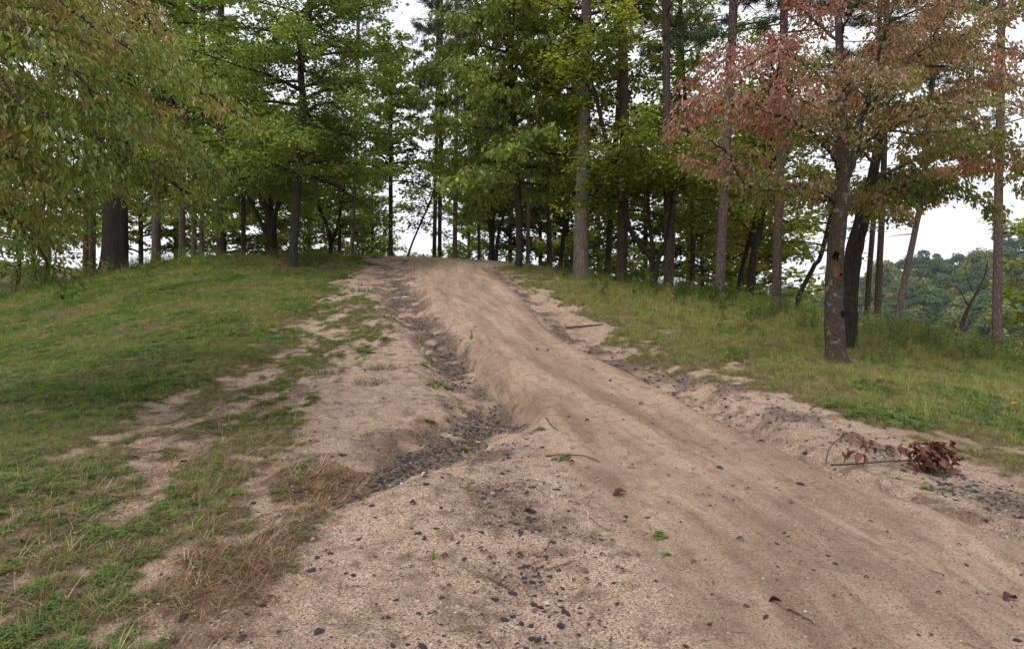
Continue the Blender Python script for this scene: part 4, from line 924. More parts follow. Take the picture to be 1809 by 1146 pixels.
# thin damp air over the lake
hx, hy0, hy1, hz0, hz1 = 1750, -520, 1750, -21.5, 110
hb = [(-hx, hy0, hz0), (hx, hy0, hz0), (hx, hy1, hz0), (-hx, hy1, hz0), (-hx, hy0, hz1), (hx, hy0, hz1), (hx, hy1, hz1), (-hx, hy1, hz1)]
hm, hn = newmat('damp_air'); hv = hn.nodes.new('ShaderNodeVolumePrincipled'); hv.inputs['Color'].default_value = (0.90, 0.94, 1.0, 1); hv.inputs['Density'].default_value = 0.0001; ho = hn.nodes.new('ShaderNodeOutputMaterial'); hn.links.new(hv.outputs[0], ho.inputs['Volume'])
link('haze', mesh_np('haze', hb, [(3, 2, 1, 0), (4, 5, 6, 7), (0, 1, 5, 4), (1, 2, 6, 5), (2, 3, 7, 6), (3, 0, 4, 7)], hm), kind='stuff', label='thin damp haze over the lake and the woods')
# ------------------------------------------------------------------ ground cover
def blades(rs, n, hmin, hmax, spread, lean, w, droop=.3, seg=3, flat=0.0):
    Vs = []; Fs = []; b = 0
    for i in range(n):
        a = rs.uniform(0, 6.28); r = spread * math.sqrt(rs.uniform()); p = np.array([r * math.cos(a), r * math.sin(a), -.01])
        az = a + rs.normal(0, .9); h = rs.uniform(hmin, hmax); ln = abs(rs.normal(0, lean)) + flat
        d = np.array([math.cos(az) * math.sin(ln), math.sin(az) * math.sin(ln), math.cos(ln)]); out_ = np.array([math.cos(az), math.sin(az), -.6]) * droop * rs.uniform(.3, 1.3)
        sd = np.array([-math.sin(az), math.cos(az), 0]) ; tw = rs.uniform(-.8, .8); sd = sd * math.cos(tw) + np.array([math.cos(az), math.sin(az), 0]) * math.sin(tw)
        ww = w * rs.uniform(.6, 1.3)
        for k in range(seg + 1):
            t = k / seg; q = p + d * h * t + out_ * h * t * t; q[2] = max(q[2], -.01 + .012 * t); wk = ww * (1 - t ** 1.7) * .5
            if k < seg: Vs += [q - sd * wk, q + sd * wk]
            else: Vs += [q]
        for k in range(seg - 1):
            o = b + 2 * k; Fs += [(o, o + 1, o + 3), (o, o + 3, o + 2)]
        o = b + 2 * (seg - 1); Fs.append((o, o + 1, o + 2)); b += 2 * seg + 1
    return np.array(Vs), np.array(Fs)

def leaflets(rs, n, R, h, size, stem=True, up=.0):
    Vs = []; Fs = []; b = 0
    for i in range(n):
        a = rs.uniform(0, 6.28); r = R * math.sqrt(rs.uniform(.02, 1)); z = h * rs.uniform(.2, 1) * (1 - .4 * r / R)
        for j in range(3):
            aa = a + j * 2.1 + rs.normal(0, .3); ax = np.array([math.cos(aa), math.sin(aa), rs.normal(-.05 + up, .25)]); ax /= np.linalg.norm(ax); sd = np.cross(ax, [0, 0, 1.]) ; sd /= np.linalg.norm(sd)
            p = np.array([r * math.cos(a), r * math.sin(a), z]); s = size * rs.uniform(.6, 1.2)
            nz = np.array([0, 0, .12 * s]); Vs += [p, p + ax * s * .45 + sd * s * .33 + nz, p + ax * s, p + ax * s * .45 - sd * s * .33 + nz]; Fs += [(b, b + 1, b + 2), (b, b + 2, b + 3)]; b += 4
        if stem:
            p = np.array([r * math.cos(a), r * math.sin(a), z]); q = np.array([p[0] * .4, p[1] * .4, -.01]); Vs += [q - [.0012, 0, 0], q + [.0012, 0, 0], p]; Fs.append((b, b + 1, b + 2)); b += 3
    return np.array(Vs), np.array(Fs)

def stalk_plant(rs, n, h, size, lv=9, spread=.08):
    Vs = []; Fs = []; b = 0
    for i in range(n):
        a = rs.uniform(0, 6.28); r = spread * rs.uniform(.1, 1); hh = h * rs.uniform(.55, 1.1); p0 = np.array([r * math.cos(a), r * math.sin(a), -.02]); d = np.array([math.cos(a) * rs.uniform(0, .35), math.sin(a) * rs.uniform(0, .35), 1.0]); d /= np.linalg.norm(d)
        Vs += [p0 - [.003, 0, 0], p0 + [.003, 0, 0], p0 + d * hh]; Fs.append((b, b + 1, b + 2)); b += 3
        for k in range(lv):
            t = rs.uniform(.12, 1.0); p = p0 + d * hh * t; aa = rs.uniform(0, 6.28); ax = np.array([math.cos(aa), math.sin(aa), rs.normal(.1, .4)]); ax /= np.linalg.norm(ax); sd = np.cross(ax, [0, 0, 1.]); sd /= np.linalg.norm(sd); s = size * rs.uniform(.6, 1.2) * (1.2 - .5 * t)
            Vs += [p, p + ax * s * .4 + sd * s * .2, p + ax * s - np.array([0, 0, s * .25]), p + ax * s * .4 - sd * s * .2]; Fs += [(b, b + 1, b + 2), (b, b + 2, b + 3)]; b += 4
    return np.array(Vs), np.array(Fs)

def chip(rs, flat=.36):
    """an angular stone: a squashed, chipped twelve-cornered lump"""
    ph = (1 + 5 ** .5) / 2; v = np.array([(-1, ph, 0), (1, ph, 0), (-1, -ph, 0), (1, -ph, 0), (0, -1, ph), (0, 1, ph), (0, -1, -ph), (0, 1, -ph), (ph, 0, -1), (ph, 0, 1), (-ph, 0, -1), (-ph, 0, 1)], float) / 1.9
    f = np.array([(0, 11, 5), (0, 5, 1), (0, 1, 7), (0, 7, 10), (0, 10, 11), (1, 5, 9), (5, 11, 4), (11, 10, 2), (10, 7, 6), (7, 1, 8), (3, 9, 4), (3, 4, 2), (3, 2, 6), (3, 6, 8), (3, 8, 9), (4, 9, 5), (2, 4, 11), (6, 2, 10), (8, 6, 7), (9, 8, 1)])
    v = v * (1 + rs.normal(0, .24, (12, 1))) * np.array([1.0, rs.uniform(.55, .9), flat * rs.uniform(.8, 1.3)])
    return v, f

def scatter(name, variants, mats_, pts, rotz, scl, tint, vid, tilt=None, label=None):
    """ONE stuff object whose pieces are placed on these points"""
    n = len(pts); rot = np.zeros((n, 3)); rot[:, 2] = rotz
    if tilt is not None: rot[:, 0] = tilt[:, 0]; rot[:, 1] = tilt[:, 1]
    me = bpy.data.meshes.new(name); me.vertices.add(n); me.vertices.foreach_set('co', np.asarray(pts, dtype=np.float32).ravel())
    def A(nm, ty, arr, key):
        at = me.attributes.new(nm, ty, 'POINT'); at.data.foreach_set(key, np.asarray(arr, dtype=(np.int32 if ty == 'INT' else np.float32)).ravel())
    A('rot', 'FLOAT_VECTOR', rot, 'vector'); A('scl', 'FLOAT', scl, 'value'); A('vid', 'INT', vid, 'value')
    c = np.ones((n, 4)); c[:, :3] = tint; A('tint', 'FLOAT_COLOR', c, 'color')
    ng = bpy.data.node_groups.new(name, 'GeometryNodeTree'); ng.interface.new_socket('Geometry', in_out='INPUT', socket_type='NodeSocketGeometry'); ng.interface.new_socket('Geometry', in_out='OUTPUT', socket_type='NodeSocketGeometry')
    gi = ng.nodes.new('NodeGroupInput'); go = ng.nodes.new('NodeGroupOutput'); jn = ng.nodes.new('GeometryNodeJoinGeometry')
    def attr(nm, ty):
        x = ng.nodes.new('GeometryNodeInputNamedAttribute'); x.data_type = ty; x.inputs['Name'].default_value = nm; return x.outputs['Attribute']
    ra, sa, va = attr('rot', 'FLOAT_VECTOR'), attr('scl', 'FLOAT'), attr('vid', 'INT')
    e2r = ng.nodes.new('FunctionNodeEulerToRotation'); ng.links.new(ra, e2r.inputs[0])
    for k, (vm) in enumerate(variants):
        so = bpy.data.objects.new(name + '_piece', mesh_np(name + '_piece', vm[0], vm[1], mats_[k]))
        oi = ng.nodes.new('GeometryNodeObjectInfo'); oi.inputs['Object'].default_value = so; oi.inputs['As Instance'].default_value = False
        ip = ng.nodes.new('GeometryNodeInstanceOnPoints'); cp = ng.nodes.new('FunctionNodeCompare'); cp.data_type = 'INT'; cp.operation = 'EQUAL'
        ng.links.new(va, cp.inputs[2]); cp.inputs[3].default_value = k
        ng.links.new(gi.outputs[0], ip.inputs['Points']); ng.links.new(oi.outputs['Geometry'], ip.inputs['Instance']); ng.links.new(cp.outputs[0], ip.inputs['Selection'])
        ng.links.new(e2r.outputs[0], ip.inputs['Rotation']); ng.links.new(sa, ip.inputs['Scale']); ng.links.new(ip.outputs[0], jn.inputs[0])
    ng.links.new(jn.outputs[0], go.inputs[0])
    o = link(name, me, kind='stuff', label=label); md = o.modifiers.new('pieces', 'NODES'); md.node_group = ng
    print('scatter', name, n); return o

def fan(n, rmin, rmax, half=46, pw=1.0, rs=rng):
    """random ground points, closer together towards the viewpoint"""
    u = rs.uniform(0, 1, n); r = (rmin ** pw + u * (rmax ** pw - rmin ** pw)) ** (1 / pw); a = np.radians(rs.uniform(-half, half, n)); return r * np.sin(a), r * np.cos(a), r

rs = np.random.default_rng(77)
# grass and low weeds
N = 460000; x, y, r = fan(N, 1.8, 34, 50, .85, rs); m = masks(x, y); n1, n2, n3 = m['n']
g = m['grass'] * np.where(m['mleft'] > .5, .85, 1) * (1 - m['drygrass'] * .75)
keep = rs.uniform(0, 1, N) < sstep(.1, .85, g) * np.clip(.45 + .02 * r, 0, 1) * (1 - .55 * m['litter'] * (y > 18))
x, y, r, n1, n2 = x[keep], y[keep], r[keep], n1[keep], n2[keep]; mm = {k: m[k][keep] for k in ('mleft', 'gleft', 'gright', 'grass')}
z = zfull(x, y); n = len(x); right = x > (-.13 * y + .5)
cl = fbm(x * .8, y * .8, 303, 4); cl2 = fbm(x * 2.5, y * 2.5, 304, 3); t = rs.uniform(0, 1, n)
weedy = np.where(right, sstep(.25, .6, cl + .2 * (y < 8)), sstep(-.45, .25, cl + cl2 * .4 + np.where(y < 12, .15, .05)))
vid = np.where(t < weedy * .75, 3 + (rs.uniform(0, 1, n) < .5), np.where(t > .95, 2, rs.integers(0, 2, n)))
dryp = np.clip(.22 + .35 * cl2 + .25 * mm['mleft'] * (1 - mm['gleft']) + .12 * right, .03, .6)
green = np.array([(0.125, 0.165, 0.04), (0.17, 0.215, 0.052), (0.22, 0.25, 0.07)]); yel = np.array([(0.30, 0.32, 0.08), (0.36, 0.35, 0.11)]); dryc = np.array([(0.28, 0.20, 0.12), (0.16, 0.10, 0.065), (0.38, 0.29, 0.18)])
deep = np.array([(0.08, 0.14, 0.038), (0.115, 0.18, 0.045), (0.155, 0.225, 0.06)])
C = green[rs.integers(0, 3, n)]; q = rs.uniform(0, 1, n)
C = np.where((q < np.where(right, .45, .16) + .25 * cl2)[:, None], yel[rs.integers(0, 2, n)], C); C = np.where((vid >= 3)[:, None], deep[rs.integers(0, 3, n)], C)
C = np.where(((rs.uniform(0, 1, n) < dryp) & (vid < 3))[:, None], dryc[rs.integers(0, 3, n)], C) * np.exp(rs.normal(0, .16, (n, 1)))
tall = np.exp(-(((x - 7) / 4.5) ** 2 + ((y - 18) / 4.5) ** 2)); s = (.5 + .024 * r + .3 * cl) * rs.uniform(.65, 1.3, n) * (1 + .8 * tall * (vid < 3)) * (.55 + .45 * mm['grass']) * np.where(right, .8, .8)
g0 = blades(rs, 22, .05, .14, .05, .55, .0045); g1 = blades(rs, 16, .06, .19, .04, .42, .005, .5); g2 = blades(rs, 9, .18, .38, .04, .3, .0045, .25)
w0 = leaflets(rs, 18, .09, .065, .026); w1 = leaflets(rs, 9, .09, .05, .044)
scatter('grass', [g0, g1, g2, w0, w1], [M['grass']] * 5, np.stack([x, y, z - .005], 1), rs.uniform(0, 6.28, n), np.clip(s, .3, 3.2), C, vid, rs.normal(0, .12, (n, 2)), 'patchy green and yellow grass with low weeds')

# matted dry grass by the left edge of the sand
N = 60000; x, y, r = fan(N, 1.9, 9, 50, 1.2, rs); m = masks(x, y); n1, n2, n3 = m['n']
k = rs.uniform(0, 1, N) < np.clip(m['drygrass'] * 1.0 * sstep(-.5, .15, n2 + n1 * .5) + .22 * m['mleft'] * m['grass'] + .03 * m['mleft'], 0, 1) * (1 - m['road']); x, y = x[k], y[k]; n = len(x); z = zfull(x, y)
C = np.array([(0.24, 0.14, 0.09), (0.36, 0.24, 0.155), (0.13, 0.075, 0.05), (0.50, 0.38, 0.26), (0.20, 0.115, 0.075)])[rs.integers(0, 5, n)] * np.exp(rs.normal(0, .15, (n, 1)))
d0 = blades(rs, 12, .04, .15, .06, .3, .004, .15, 2, 1.25); d1 = blades(rs, 9, .05, .15, .06, .45, .0045, .3, 3, .6); d2 = blades(rs, 5, .12, .3, .05, .2, .003, .2, 2, 1.3)
scatter('dry_grass', [d0, d1, d2], [M['grass']] * 3, np.stack([x, y, z], 1), rs.uniform(0, 6.28, n), rs.uniform(.55, 1.2, n), C, rs.integers(0, 3, n), rs.normal(0, .15, (n, 2)), 'matted straw-coloured dry grass at the sand edge')

# undergrowth of knee-high leafy plants along the wooded rim
def band(pts, width, dens, d_over=None):
    pl = px2w(pts); L0 = np.hypot(*np.diff(pl, axis=0).T).sum(); n = int(L0 * width * dens); seg = np.concatenate([[0], np.cumsum(np.hypot(*np.diff(pl, axis=0).T))])
    t = rs.uniform(0, L0, n); return np.interp(t, seg, pl[:, 0]) + rs.normal(0, width * .5, n), np.interp(t, seg, pl[:, 1]) + rs.normal(0, width * .6, n)
X = []; Y = []; S = []
for pts, w_, dn, sc in [([(0, 530), (130, 495), (230, 478), (400, 462)], 3.0, 7, 1.0), ([(620, 458), (480, 448), (400, 450)], 2, 2.5, .7), ([(900, 470), (1000, 480), (1100, 498), (1200, 515)], 1.8, 7, .8),
                        ([(1150, 506), (1280, 540), (1400, 565), (1500, 590)], 2.6, 11, 1.15), ([(1480, 592), (1600, 610), (1809, 632)], 3.2, 11, 1.1), ([(1500, 640), (1540, 640), (1570, 650)], .6, 26, .6), ([(1560, 620), (1700, 640), (1809, 655)], 2.2, 7, .7)]:
    a, b = band(pts, w_, dn); X.append(a); Y.append(b); S.append(np.full(len(a), sc))
x = np.concatenate(X); y = np.concatenate(Y); s = np.concatenate(S) * rs.uniform(.5, 1.3, len(x)); k = (masks(x, y)['road'] < .1) & ~((np.abs(x + 3.6) < 3.0) & (y > 20)); x, y, s = x[k], y[k], s[k]; n = len(x); z = zfull(x, y)
C = np.array([(0.07, 0.11, 0.03), (0.10, 0.15, 0.04), (0.14, 0.19, 0.055), (0.19, 0.21, 0.07), (0.25, 0.22, 0.08)])[np.clip(rs.integers(0, 5, n) - (rs.uniform(0, 1, n) < .5), 0, 4)] * np.exp(rs.normal(0, .15, (n, 1)))
p0 = stalk_plant(rs, 7, .5, .09, 12); p1 = stalk_plant(rs, 9, .38, .06, 14, .12); p2 = stalk_plant(rs, 5, .75, .10, 16, .1)
scatter('undergrowth', [p0, p1, p2], [M['grass']] * 3, np.stack([x, y, z], 1), rs.uniform(0, 6.28, n), s, C, rs.integers(0, 3, n), rs.normal(0, .1, (n, 2)), 'leafy weeds and brush along the wooded rim of the mound')

# loose gravel: dark slate grit in the runnels, pale grit everywhere
N = 240000; x, y, r = fan(N, 1.7, 28, 48, .8, rs); m = masks(x, y); n1, n2, n3 = m['n']
dk = np.clip(m['g1'] * sstep(.02, .1, G1[2](m['D'][1])) + m['g1b'] + m['g2'] * .8 + m['g3'] * .45, 0, 1); db_, _, _ = pl_dist(x, y, rb); dk = np.maximum(dk, np.exp(-(db_ / .45) ** 2) * .7); dc_, _, _ = pl_dist(x, y, lc); dk = np.maximum(dk, np.exp(-(dc_ / 1.2) ** 2) * .8)
dk = dk * (1 - .85 * m['road']) * sstep(-.6, .2, n2 + n3 * .5)
bare = (1 - m['grass']) * sstep(12, 4, r) * (1 - .8 * m['road'])
k = rs.uniform(0, 1, N) < np.clip(dk * .75 + bare * .30 + .02, 0, 1); x, y, r, dk = x[k], y[k], r[k], dk[k]; n = len(x); z = zfull(x, y); isd = rs.uniform(0, 1, n) < np.clip(dk * 1.2, .07, .72)
sz = np.where(isd, rs.lognormal(-5.0, .65, n), rs.lognormal(-5.35, .4, n)); sz = np.clip(sz * (1 + .05 * r), .002, .03)
vid = np.where(isd, rs.integers(0, 3, n), np.where(rs.uniform(0, 1, n) < .3, 3, 4))
chips = [chip(rs) for _ in range(5)]
scatter('gravel', chips, [M['slate'], M['slate'], M['slate'], M['pale_stone'], M['tan_stone']], np.stack([x, y, z + sz * .05], 1), rs.uniform(0, 6.28, n), sz, np.ones((n, 3)), vid, rs.normal(0, .25, (n, 2)), 'loose slate grit and pale pebbles')

# crumbs of leaf litter and pine straw
N = 90000; x, y, r = fan(N, 1.8, 30, 48, .8, rs); m = masks(x, y); n1, n2, n3 = m['n']
k = rs.uniform(0, 1, N) < np.clip(.24 + .5 * m['g1'] + .35 * m['g2'] + .3 * m['g3'] + .35 * m['litter'] + .45 * m['mleft'] * (1 - m['grass']) + .5 * m['soil'], 0, 1) * (1 - .6 * m['road']) * (.3 + .7 * sstep(-.3, .4, n2)); x, y, r = x[k], y[k], r[k]; n = len(x); z = zfull(x, y)
def curled(rs, L_=1.0, w=.55, n_=5):
    Vs = []; Fs = []; cu = rs.uniform(.3, .9); tw = rs.normal(0, .4)
    for i in range(n_ + 1):
        t = i / n_; wd = w * math.sin(math.pi * min(.97, max(.03, t)) ** .8) * .5; zc = cu * .3 * math.sin(t * 3.1) * L_ * .6 + (rs.normal(0, .03))
        for s_ in (-1, 0, 1): Vs.append((t * L_ - L_ / 2, s_ * wd * (1 - .25 * abs(s_) * cu), zc + (abs(s_) * wd * (.8 * cu + .2)) + s_ * tw * wd * (t - .5)))
    for i in range(n_):
        a = i * 3; Fs += [(a, a + 1, a + 4), (a, a + 4, a + 3), (a + 1, a + 2, a + 5), (a + 1, a + 5, a + 4)]
    return np.array(Vs), np.array(Fs)
st_ = (np.array([(-.5, -.012, 0), (-.5, .012, 0), (.5, .006, .05), (.5, -.006, .05), (0, 0, .06)]), np.array([(0, 1, 4), (1, 2, 4), (2, 3, 4), (3, 0, 4)]))
C = np.array([(0.16, 0.085, 0.055), (0.10, 0.045, 0.035), (0.26, 0.16, 0.10), (0.34, 0.25, 0.16), (0.07, 0.035, 0.03)])[rs.integers(0, 5, n)]
vid = rs.choice(3, n, p=[.22, .18, .6]); sz = np.where(vid == 2, rs.uniform(.025, .10, n), rs.uniform(.010, .036, n)) * (1 + .03 * r)
scatter('leaf_litter', [curled(rs), curled(rs, 1, .4), st_], [M['grass']] * 3, np.stack([x, y, z + .003], 1), rs.uniform(0, 6.28, n), sz, C, vid, rs.normal(0, .2, (n, 2)), 'brown crumbs of leaves and pine straw')

# ------------------------------------------------------------------ countable small things
def gp(u, v): x_, y_ = px2w([(u, v)])[0]; return float(x_), float(y_), z1(x_, y_)
STM = []
for k in range(7):
    v_, f_ = chip(np.random.default_rng(k + 40), .42); STM.append(mesh_np('stone', v_, f_, M['slate'] if k < 5 else M['pale_stone']))
def stone(u, v, px, label, group, k=None, flat=1.0):
    x_, y_, z_ = gp(u, v); s_ = px / 2 / F * y_; o = bpy.data.objects.new('stone', STM[rs.integers(0, 5) if k is None else k]); SC.collection.objects.link(o)
    o.location = (x_, y_, z_ + s_ * .10); o.scale = (s_, s_ * rs.uniform(.7, 1), s_ * rs.uniform(.7, 1.0) * flat); o.rotation_euler = (rs.normal(0, .2), rs.normal(0, .2), rs.uniform(0, 6.28)); o['label'] = label; o['category'] = 'stone'
    if group: o['group'] = group
for a in [(850, 935, 17, 'flat dark grey slate stone on open sand above the upright green shoots'), (911, 914, 13, 'rounded black stone just below the crossed twig debris in the sand'), (996, 1065, 15, 'black stone, upper left of the pair at the bottom of the sand'),
          (1003, 1066, 18, 'blackish angular stone at the bottom centre beside a broken one'), (955, 1057, 17, 'long dark slate chip left of the blackish angular stone'), (920, 1090, 15, 'smooth bluish grey stone near the bottom edge'),
          (990, 1087, 18, 'grey speckled flat slab below the blackish angular stone'), (1255, 1106, 17, 'brownish black stone right of the bottom weeds'), (1212, 1138, 16, 'dark stone cut by the bottom edge of the sand'),
          (1352, 1100, 20, 'large bluish slate flake lying on the right part of the track foot'), (695, 1138, 16, 'square black stone at the bottom edge left of centre'), (720, 1137, 12, 'narrow black stone beside the square one at the bottom edge'),
          (888, 823, 16, 'dark stone at the centre of the fan of washed gravel'), (930, 777, 12, 'oval grey pebble above the thin fallen twig'), (978, 808, 14, 'blackish chip touching the thin fallen twig'),
          (848, 958, 11, 'small dark stone right of the flat grey slate'), (808, 956, 12, 'upright black chip near the small dark pair'), (819, 981, 14, 'dark flat chip below the small dark pair'),
          (966, 972, 14, 'long blackish chip right of the dark red fallen leaf'), (1145, 921, 15, 'pointed black flake above the spreading weed'), (558, 953, 10, 'small black stone by the dry grass edge'), (560, 988, 17, 'jagged black clinker at the foot of the dry grass'),
          (624, 1026, 11, 'lone black pebble on the sand left of centre'), (862, 1125, 13, 'dark chip near the bottom edge under the bluish stone'), (1005, 905, 11, 'small dark stone below the washed gravel fan'),
          (983, 862, 16, 'bluish slate chip right of the gravel fan'), (586, 803, 12, 'grey stone lying at the lower lip of the gully'), (1660, 808, 12, 'dark stone peeping out below the dead leafy branch'), (1718, 868, 20, 'cracked black slate piece right of the dead leafy branch')]:
    stone(*a, None)
for a in [(770, 958, 11, 'white quartz pebble left of the upright green shoots', 5), (845, 748, 11, 'rounded pale pebble among slate at the gully mouth', 6), (1750, 1002, 8, 'small white pebble on the right of the track', 5), (716, 517, 16, 'round tan rock in the dark gravel near the crest', 6)]:
    stone(a[0], a[1], a[2], a[3], None, a[4])
def along(pts, n, w):
    pts = np.array(pts, float); seg = np.concatenate([[0], np.cumsum(np.hypot(*np.diff(pts, axis=0).T))]); t = rs.uniform(0, seg[-1], n); return np.interp(t, seg, pts[:, 0]) + rs.normal(0, 1, n) * w, np.interp(t, seg, pts[:, 1]) + rs.normal(0, 1, n) * w * .5
for pts, n_, w_, lb, gr, p0_, p1_ in [([(740, 560), (775, 590), (805, 625), (830, 655)], 38, 14, 'dark slate piece packed in the upper part of the left gully', 'slates in the upper left gully', 5, 10),
                                 ([(840, 715), (800, 755), (730, 795), (655, 835), (590, 860)], 60, 14, 'dark slate piece washed out at the mouth of the left gully', 'slates in the left gully mouth', 6, 13),
                                 ([(900, 705), (915, 725), (928, 742)], 20, 9, 'slate chip in the short side gully by the track', 'slates in the short side gully', 6, 11),
                                 ([(700, 500), (720, 530), (740, 560)], 24, 12, 'small slate lying in the gravel just under the crest', 'slates under the crest', 4, 8),
                                 ([(1030, 600), (1120, 640), (1220, 690), (1300, 730)], 46, 14, 'dark slate piece strewn along the right gully', 'slates along the right gully', 5, 11),
                                 ([(880, 800), (930, 850), (960, 930), (1000, 1050)], 24, 50, 'slate chip scattered on the sand fan before the track', 'slate chips on the sand fan', 4, 9),
                                 ([(1200, 900), (1330, 960), (1450, 1040)], 20, 60, 'small slate chip loose on the packed track', 'slate chips on the track', 6, 10),
                                 ([(1560, 790), (1700, 850), (1790, 900)], 18, 16, 'dark slate chip by the right edge near the dead leafy branch', 'slate chips by the dead branch', 6, 13)]:
    for u_, v_ in zip(*along(pts, n_, w_)): stone(u_, min(v_, 1140), rs.uniform(p0_, p1_), lb, gr)

def dmat(name, c1, c2): return plain(name, c1, c2, 30, .6)
LM = {'red': dmat('dark_red_leaf', (0.035, 0.007, 0.008), (0.085, 0.02, 0.018)), 'brown': dmat('brown_dead_leaf', (0.085, 0.035, 0.022), (0.21, 0.10, 0.065)), 'pink': dmat('pale_pink_leaf', (0.40, 0.24, 0.19), (0.52, 0.34, 0.27)), 'orange': dmat('rust_leaf', (0.14, 0.045, 0.025), (0.24, 0.09, 0.05))}
LFM = {(c, k): mesh_np('fallen_leaf', *curled(np.random.default_rng(k + 5), 1, .62, 7), LM[c], smooth=True) for c in LM for k in range(3)}
for i, (u, v, px, c, lb) in enumerate([(918, 967, 17, 'red', 'dark red fallen leaf in the middle of the foreground sand'), (751, 847, 18, 'pink', 'pale pink fallen leaf on the smooth sand tongue by the gully'), (1095, 878, 26, 'red', 'crumpled dark red leaf above the spreading weed'),
        (1038, 752, 11, 'red', 'small dark red leaf left of the track middle'), (1133, 728, 12, 'orange', 'rust-coloured leaf on the packed track'), (1703, 907, 28, 'red', 'long maroon leaf on the right bank of the track'), (1785, 1054, 32, 'red', 'curled maroon leaf at the right foot of the track'),
        (1345, 812, 15, 'brown', 'narrow brown leaf on the track by the right gully'), (1033, 1000, 17, 'brown', 'brown folded leaf below the dark chip'), (730, 892, 16, 'red', 'purplish leaf on the sand left of the weed tuft'), (1010, 818, 15, 'orange', 'rust leaf tucked under the fallen twig'),
        (825, 768, 16, 'orange', 'reddish leaf among slates at the gully mouth'), (1370, 1080, 24, 'red', 'dark red torn leaf right of the large slate flake'), (932, 868, 14, 'red', 'dark red leaf at the lower end of the gravel fan'), (935, 895, 16, 'red', 'dark red leaf just above the rounded black stone'),
        (945, 912, 13, 'red', 'maroon leaf beside the rounded black stone'), (1730, 760, 12, 'brown', 'brown leaf in the grass behind the dead branch'), (1308, 968, 15, 'brown', 'brown leaf lying on the lower track'), (1795, 945, 16, 'red', 'maroon leaf cut by the right edge'),
        (232, 975, 16, 'red', 'dark red leaf caught in the dry grass'), (325, 820, 16, 'red', 'dark leaf in the grass left of the dry patch'), (40, 1040 - 80, 22, 'red', 'dark maroon leaf at the left edge of the grass'), (40, 922, 18, 'orange', 'tan-orange leaf on bare sand at the left edge'),
        (1046, 1080, 15, 'brown', 'brown leaf between the bottom stones'), (1100, 1010, 12, 'brown', 'small brown leaf right of centre'), (968, 628, 9, 'red', 'tiny dark red leaf high on the packed track'), (950, 626, 7, 'brown', 'tiny brown leaf high on the packed track'),
        (1398, 905, 14, 'brown', 'brown leaf mid-way down the packed track'), (640, 880, 13, 'brown', 'brown leaf on the smooth sand below the gully'), (1225, 1000, 13, 'brown', 'brown leaf right of the small weed')]):
    x_, y_, z_ = gp(u, min(v, 1130)); s_ = px / F * y_; o = bpy.data.objects.new('fallen_leaf', LFM[(c, i % 3)]); SC.collection.objects.link(o)
    o.location = (x_, y_, z_ + .008); o.scale = (s_,) * 3; o.rotation_euler = (rs.normal(0, .2), rs.normal(0, .2), rs.uniform(-.9, .9)); o['label'] = lb; o['category'] = 'leaf'; o['group'] = 'fallen leaves on the sand'

# weeds rooted in the sand
def gmat(name, c): 
    m_, n_ = newmat(name); p_ = n_.nodes.new('ShaderNodeBsdfPrincipled'); tcn = n_.nodes.new('ShaderNodeTexCoord'); f_ = noise(n_, tcn.outputs['Object'], 25, 3); cc = ramp(n_, f_, [(.3, tuple(v * .75 for v in c)), (.7, tuple(v * 1.3 for v in c))])
    n_.links.new(cc, p_.inputs['Base Color']); p_.inputs['Roughness'].default_value = .5; t_ = n_.nodes.new('ShaderNodeBsdfTranslucent'); n_.links.new(cc, t_.inputs['Color']); s_ = n_.nodes.new('ShaderNodeMixShader'); s_.inputs[0].default_value = .35
    n_.links.new(p_.outputs[0], s_.inputs[1]); n_.links.new(t_.outputs[0], s_.inputs[2]); o_ = n_.nodes.new('ShaderNodeOutputMaterial'); n_.links.new(s_.outputs[0], o_.inputs[0]); return m_
WG = gmat('fresh_weed_green', (0.15, 0.22, 0.045)); WD = gmat('dull_weed_green', (0.12, 0.155, 0.05)); WS = gmat('straw_stalk', (0.36, 0.29, 0.17))
r9 = np.random.default_rng(12)
WM = {'shoot': mesh_np('weed', *blades(r9, 7, .5, 1.0, .06, .3, .11, .15), WG), 'tuft': mesh_np('weed', *blades(r9, 20, .4, .9, .18, .75, .05, .5), WD), 'leafy': mesh_np('weed', *leaflets(r9, 12, .5, .5, .38), WG), 'spread': mesh_np('weed', *blades(r9, 11, .5, 1.1, .08, .2, .11, .1, 3, 1.15), WD),
      'clump': mesh_np('weed', *blades(r9, 150, .10, .34, .5, .8, .022, .5), WD), 'stalk': mesh_np('weed', *blades(r9, 3, .8, 1.1, .05, .18, .018, .15), WS)}
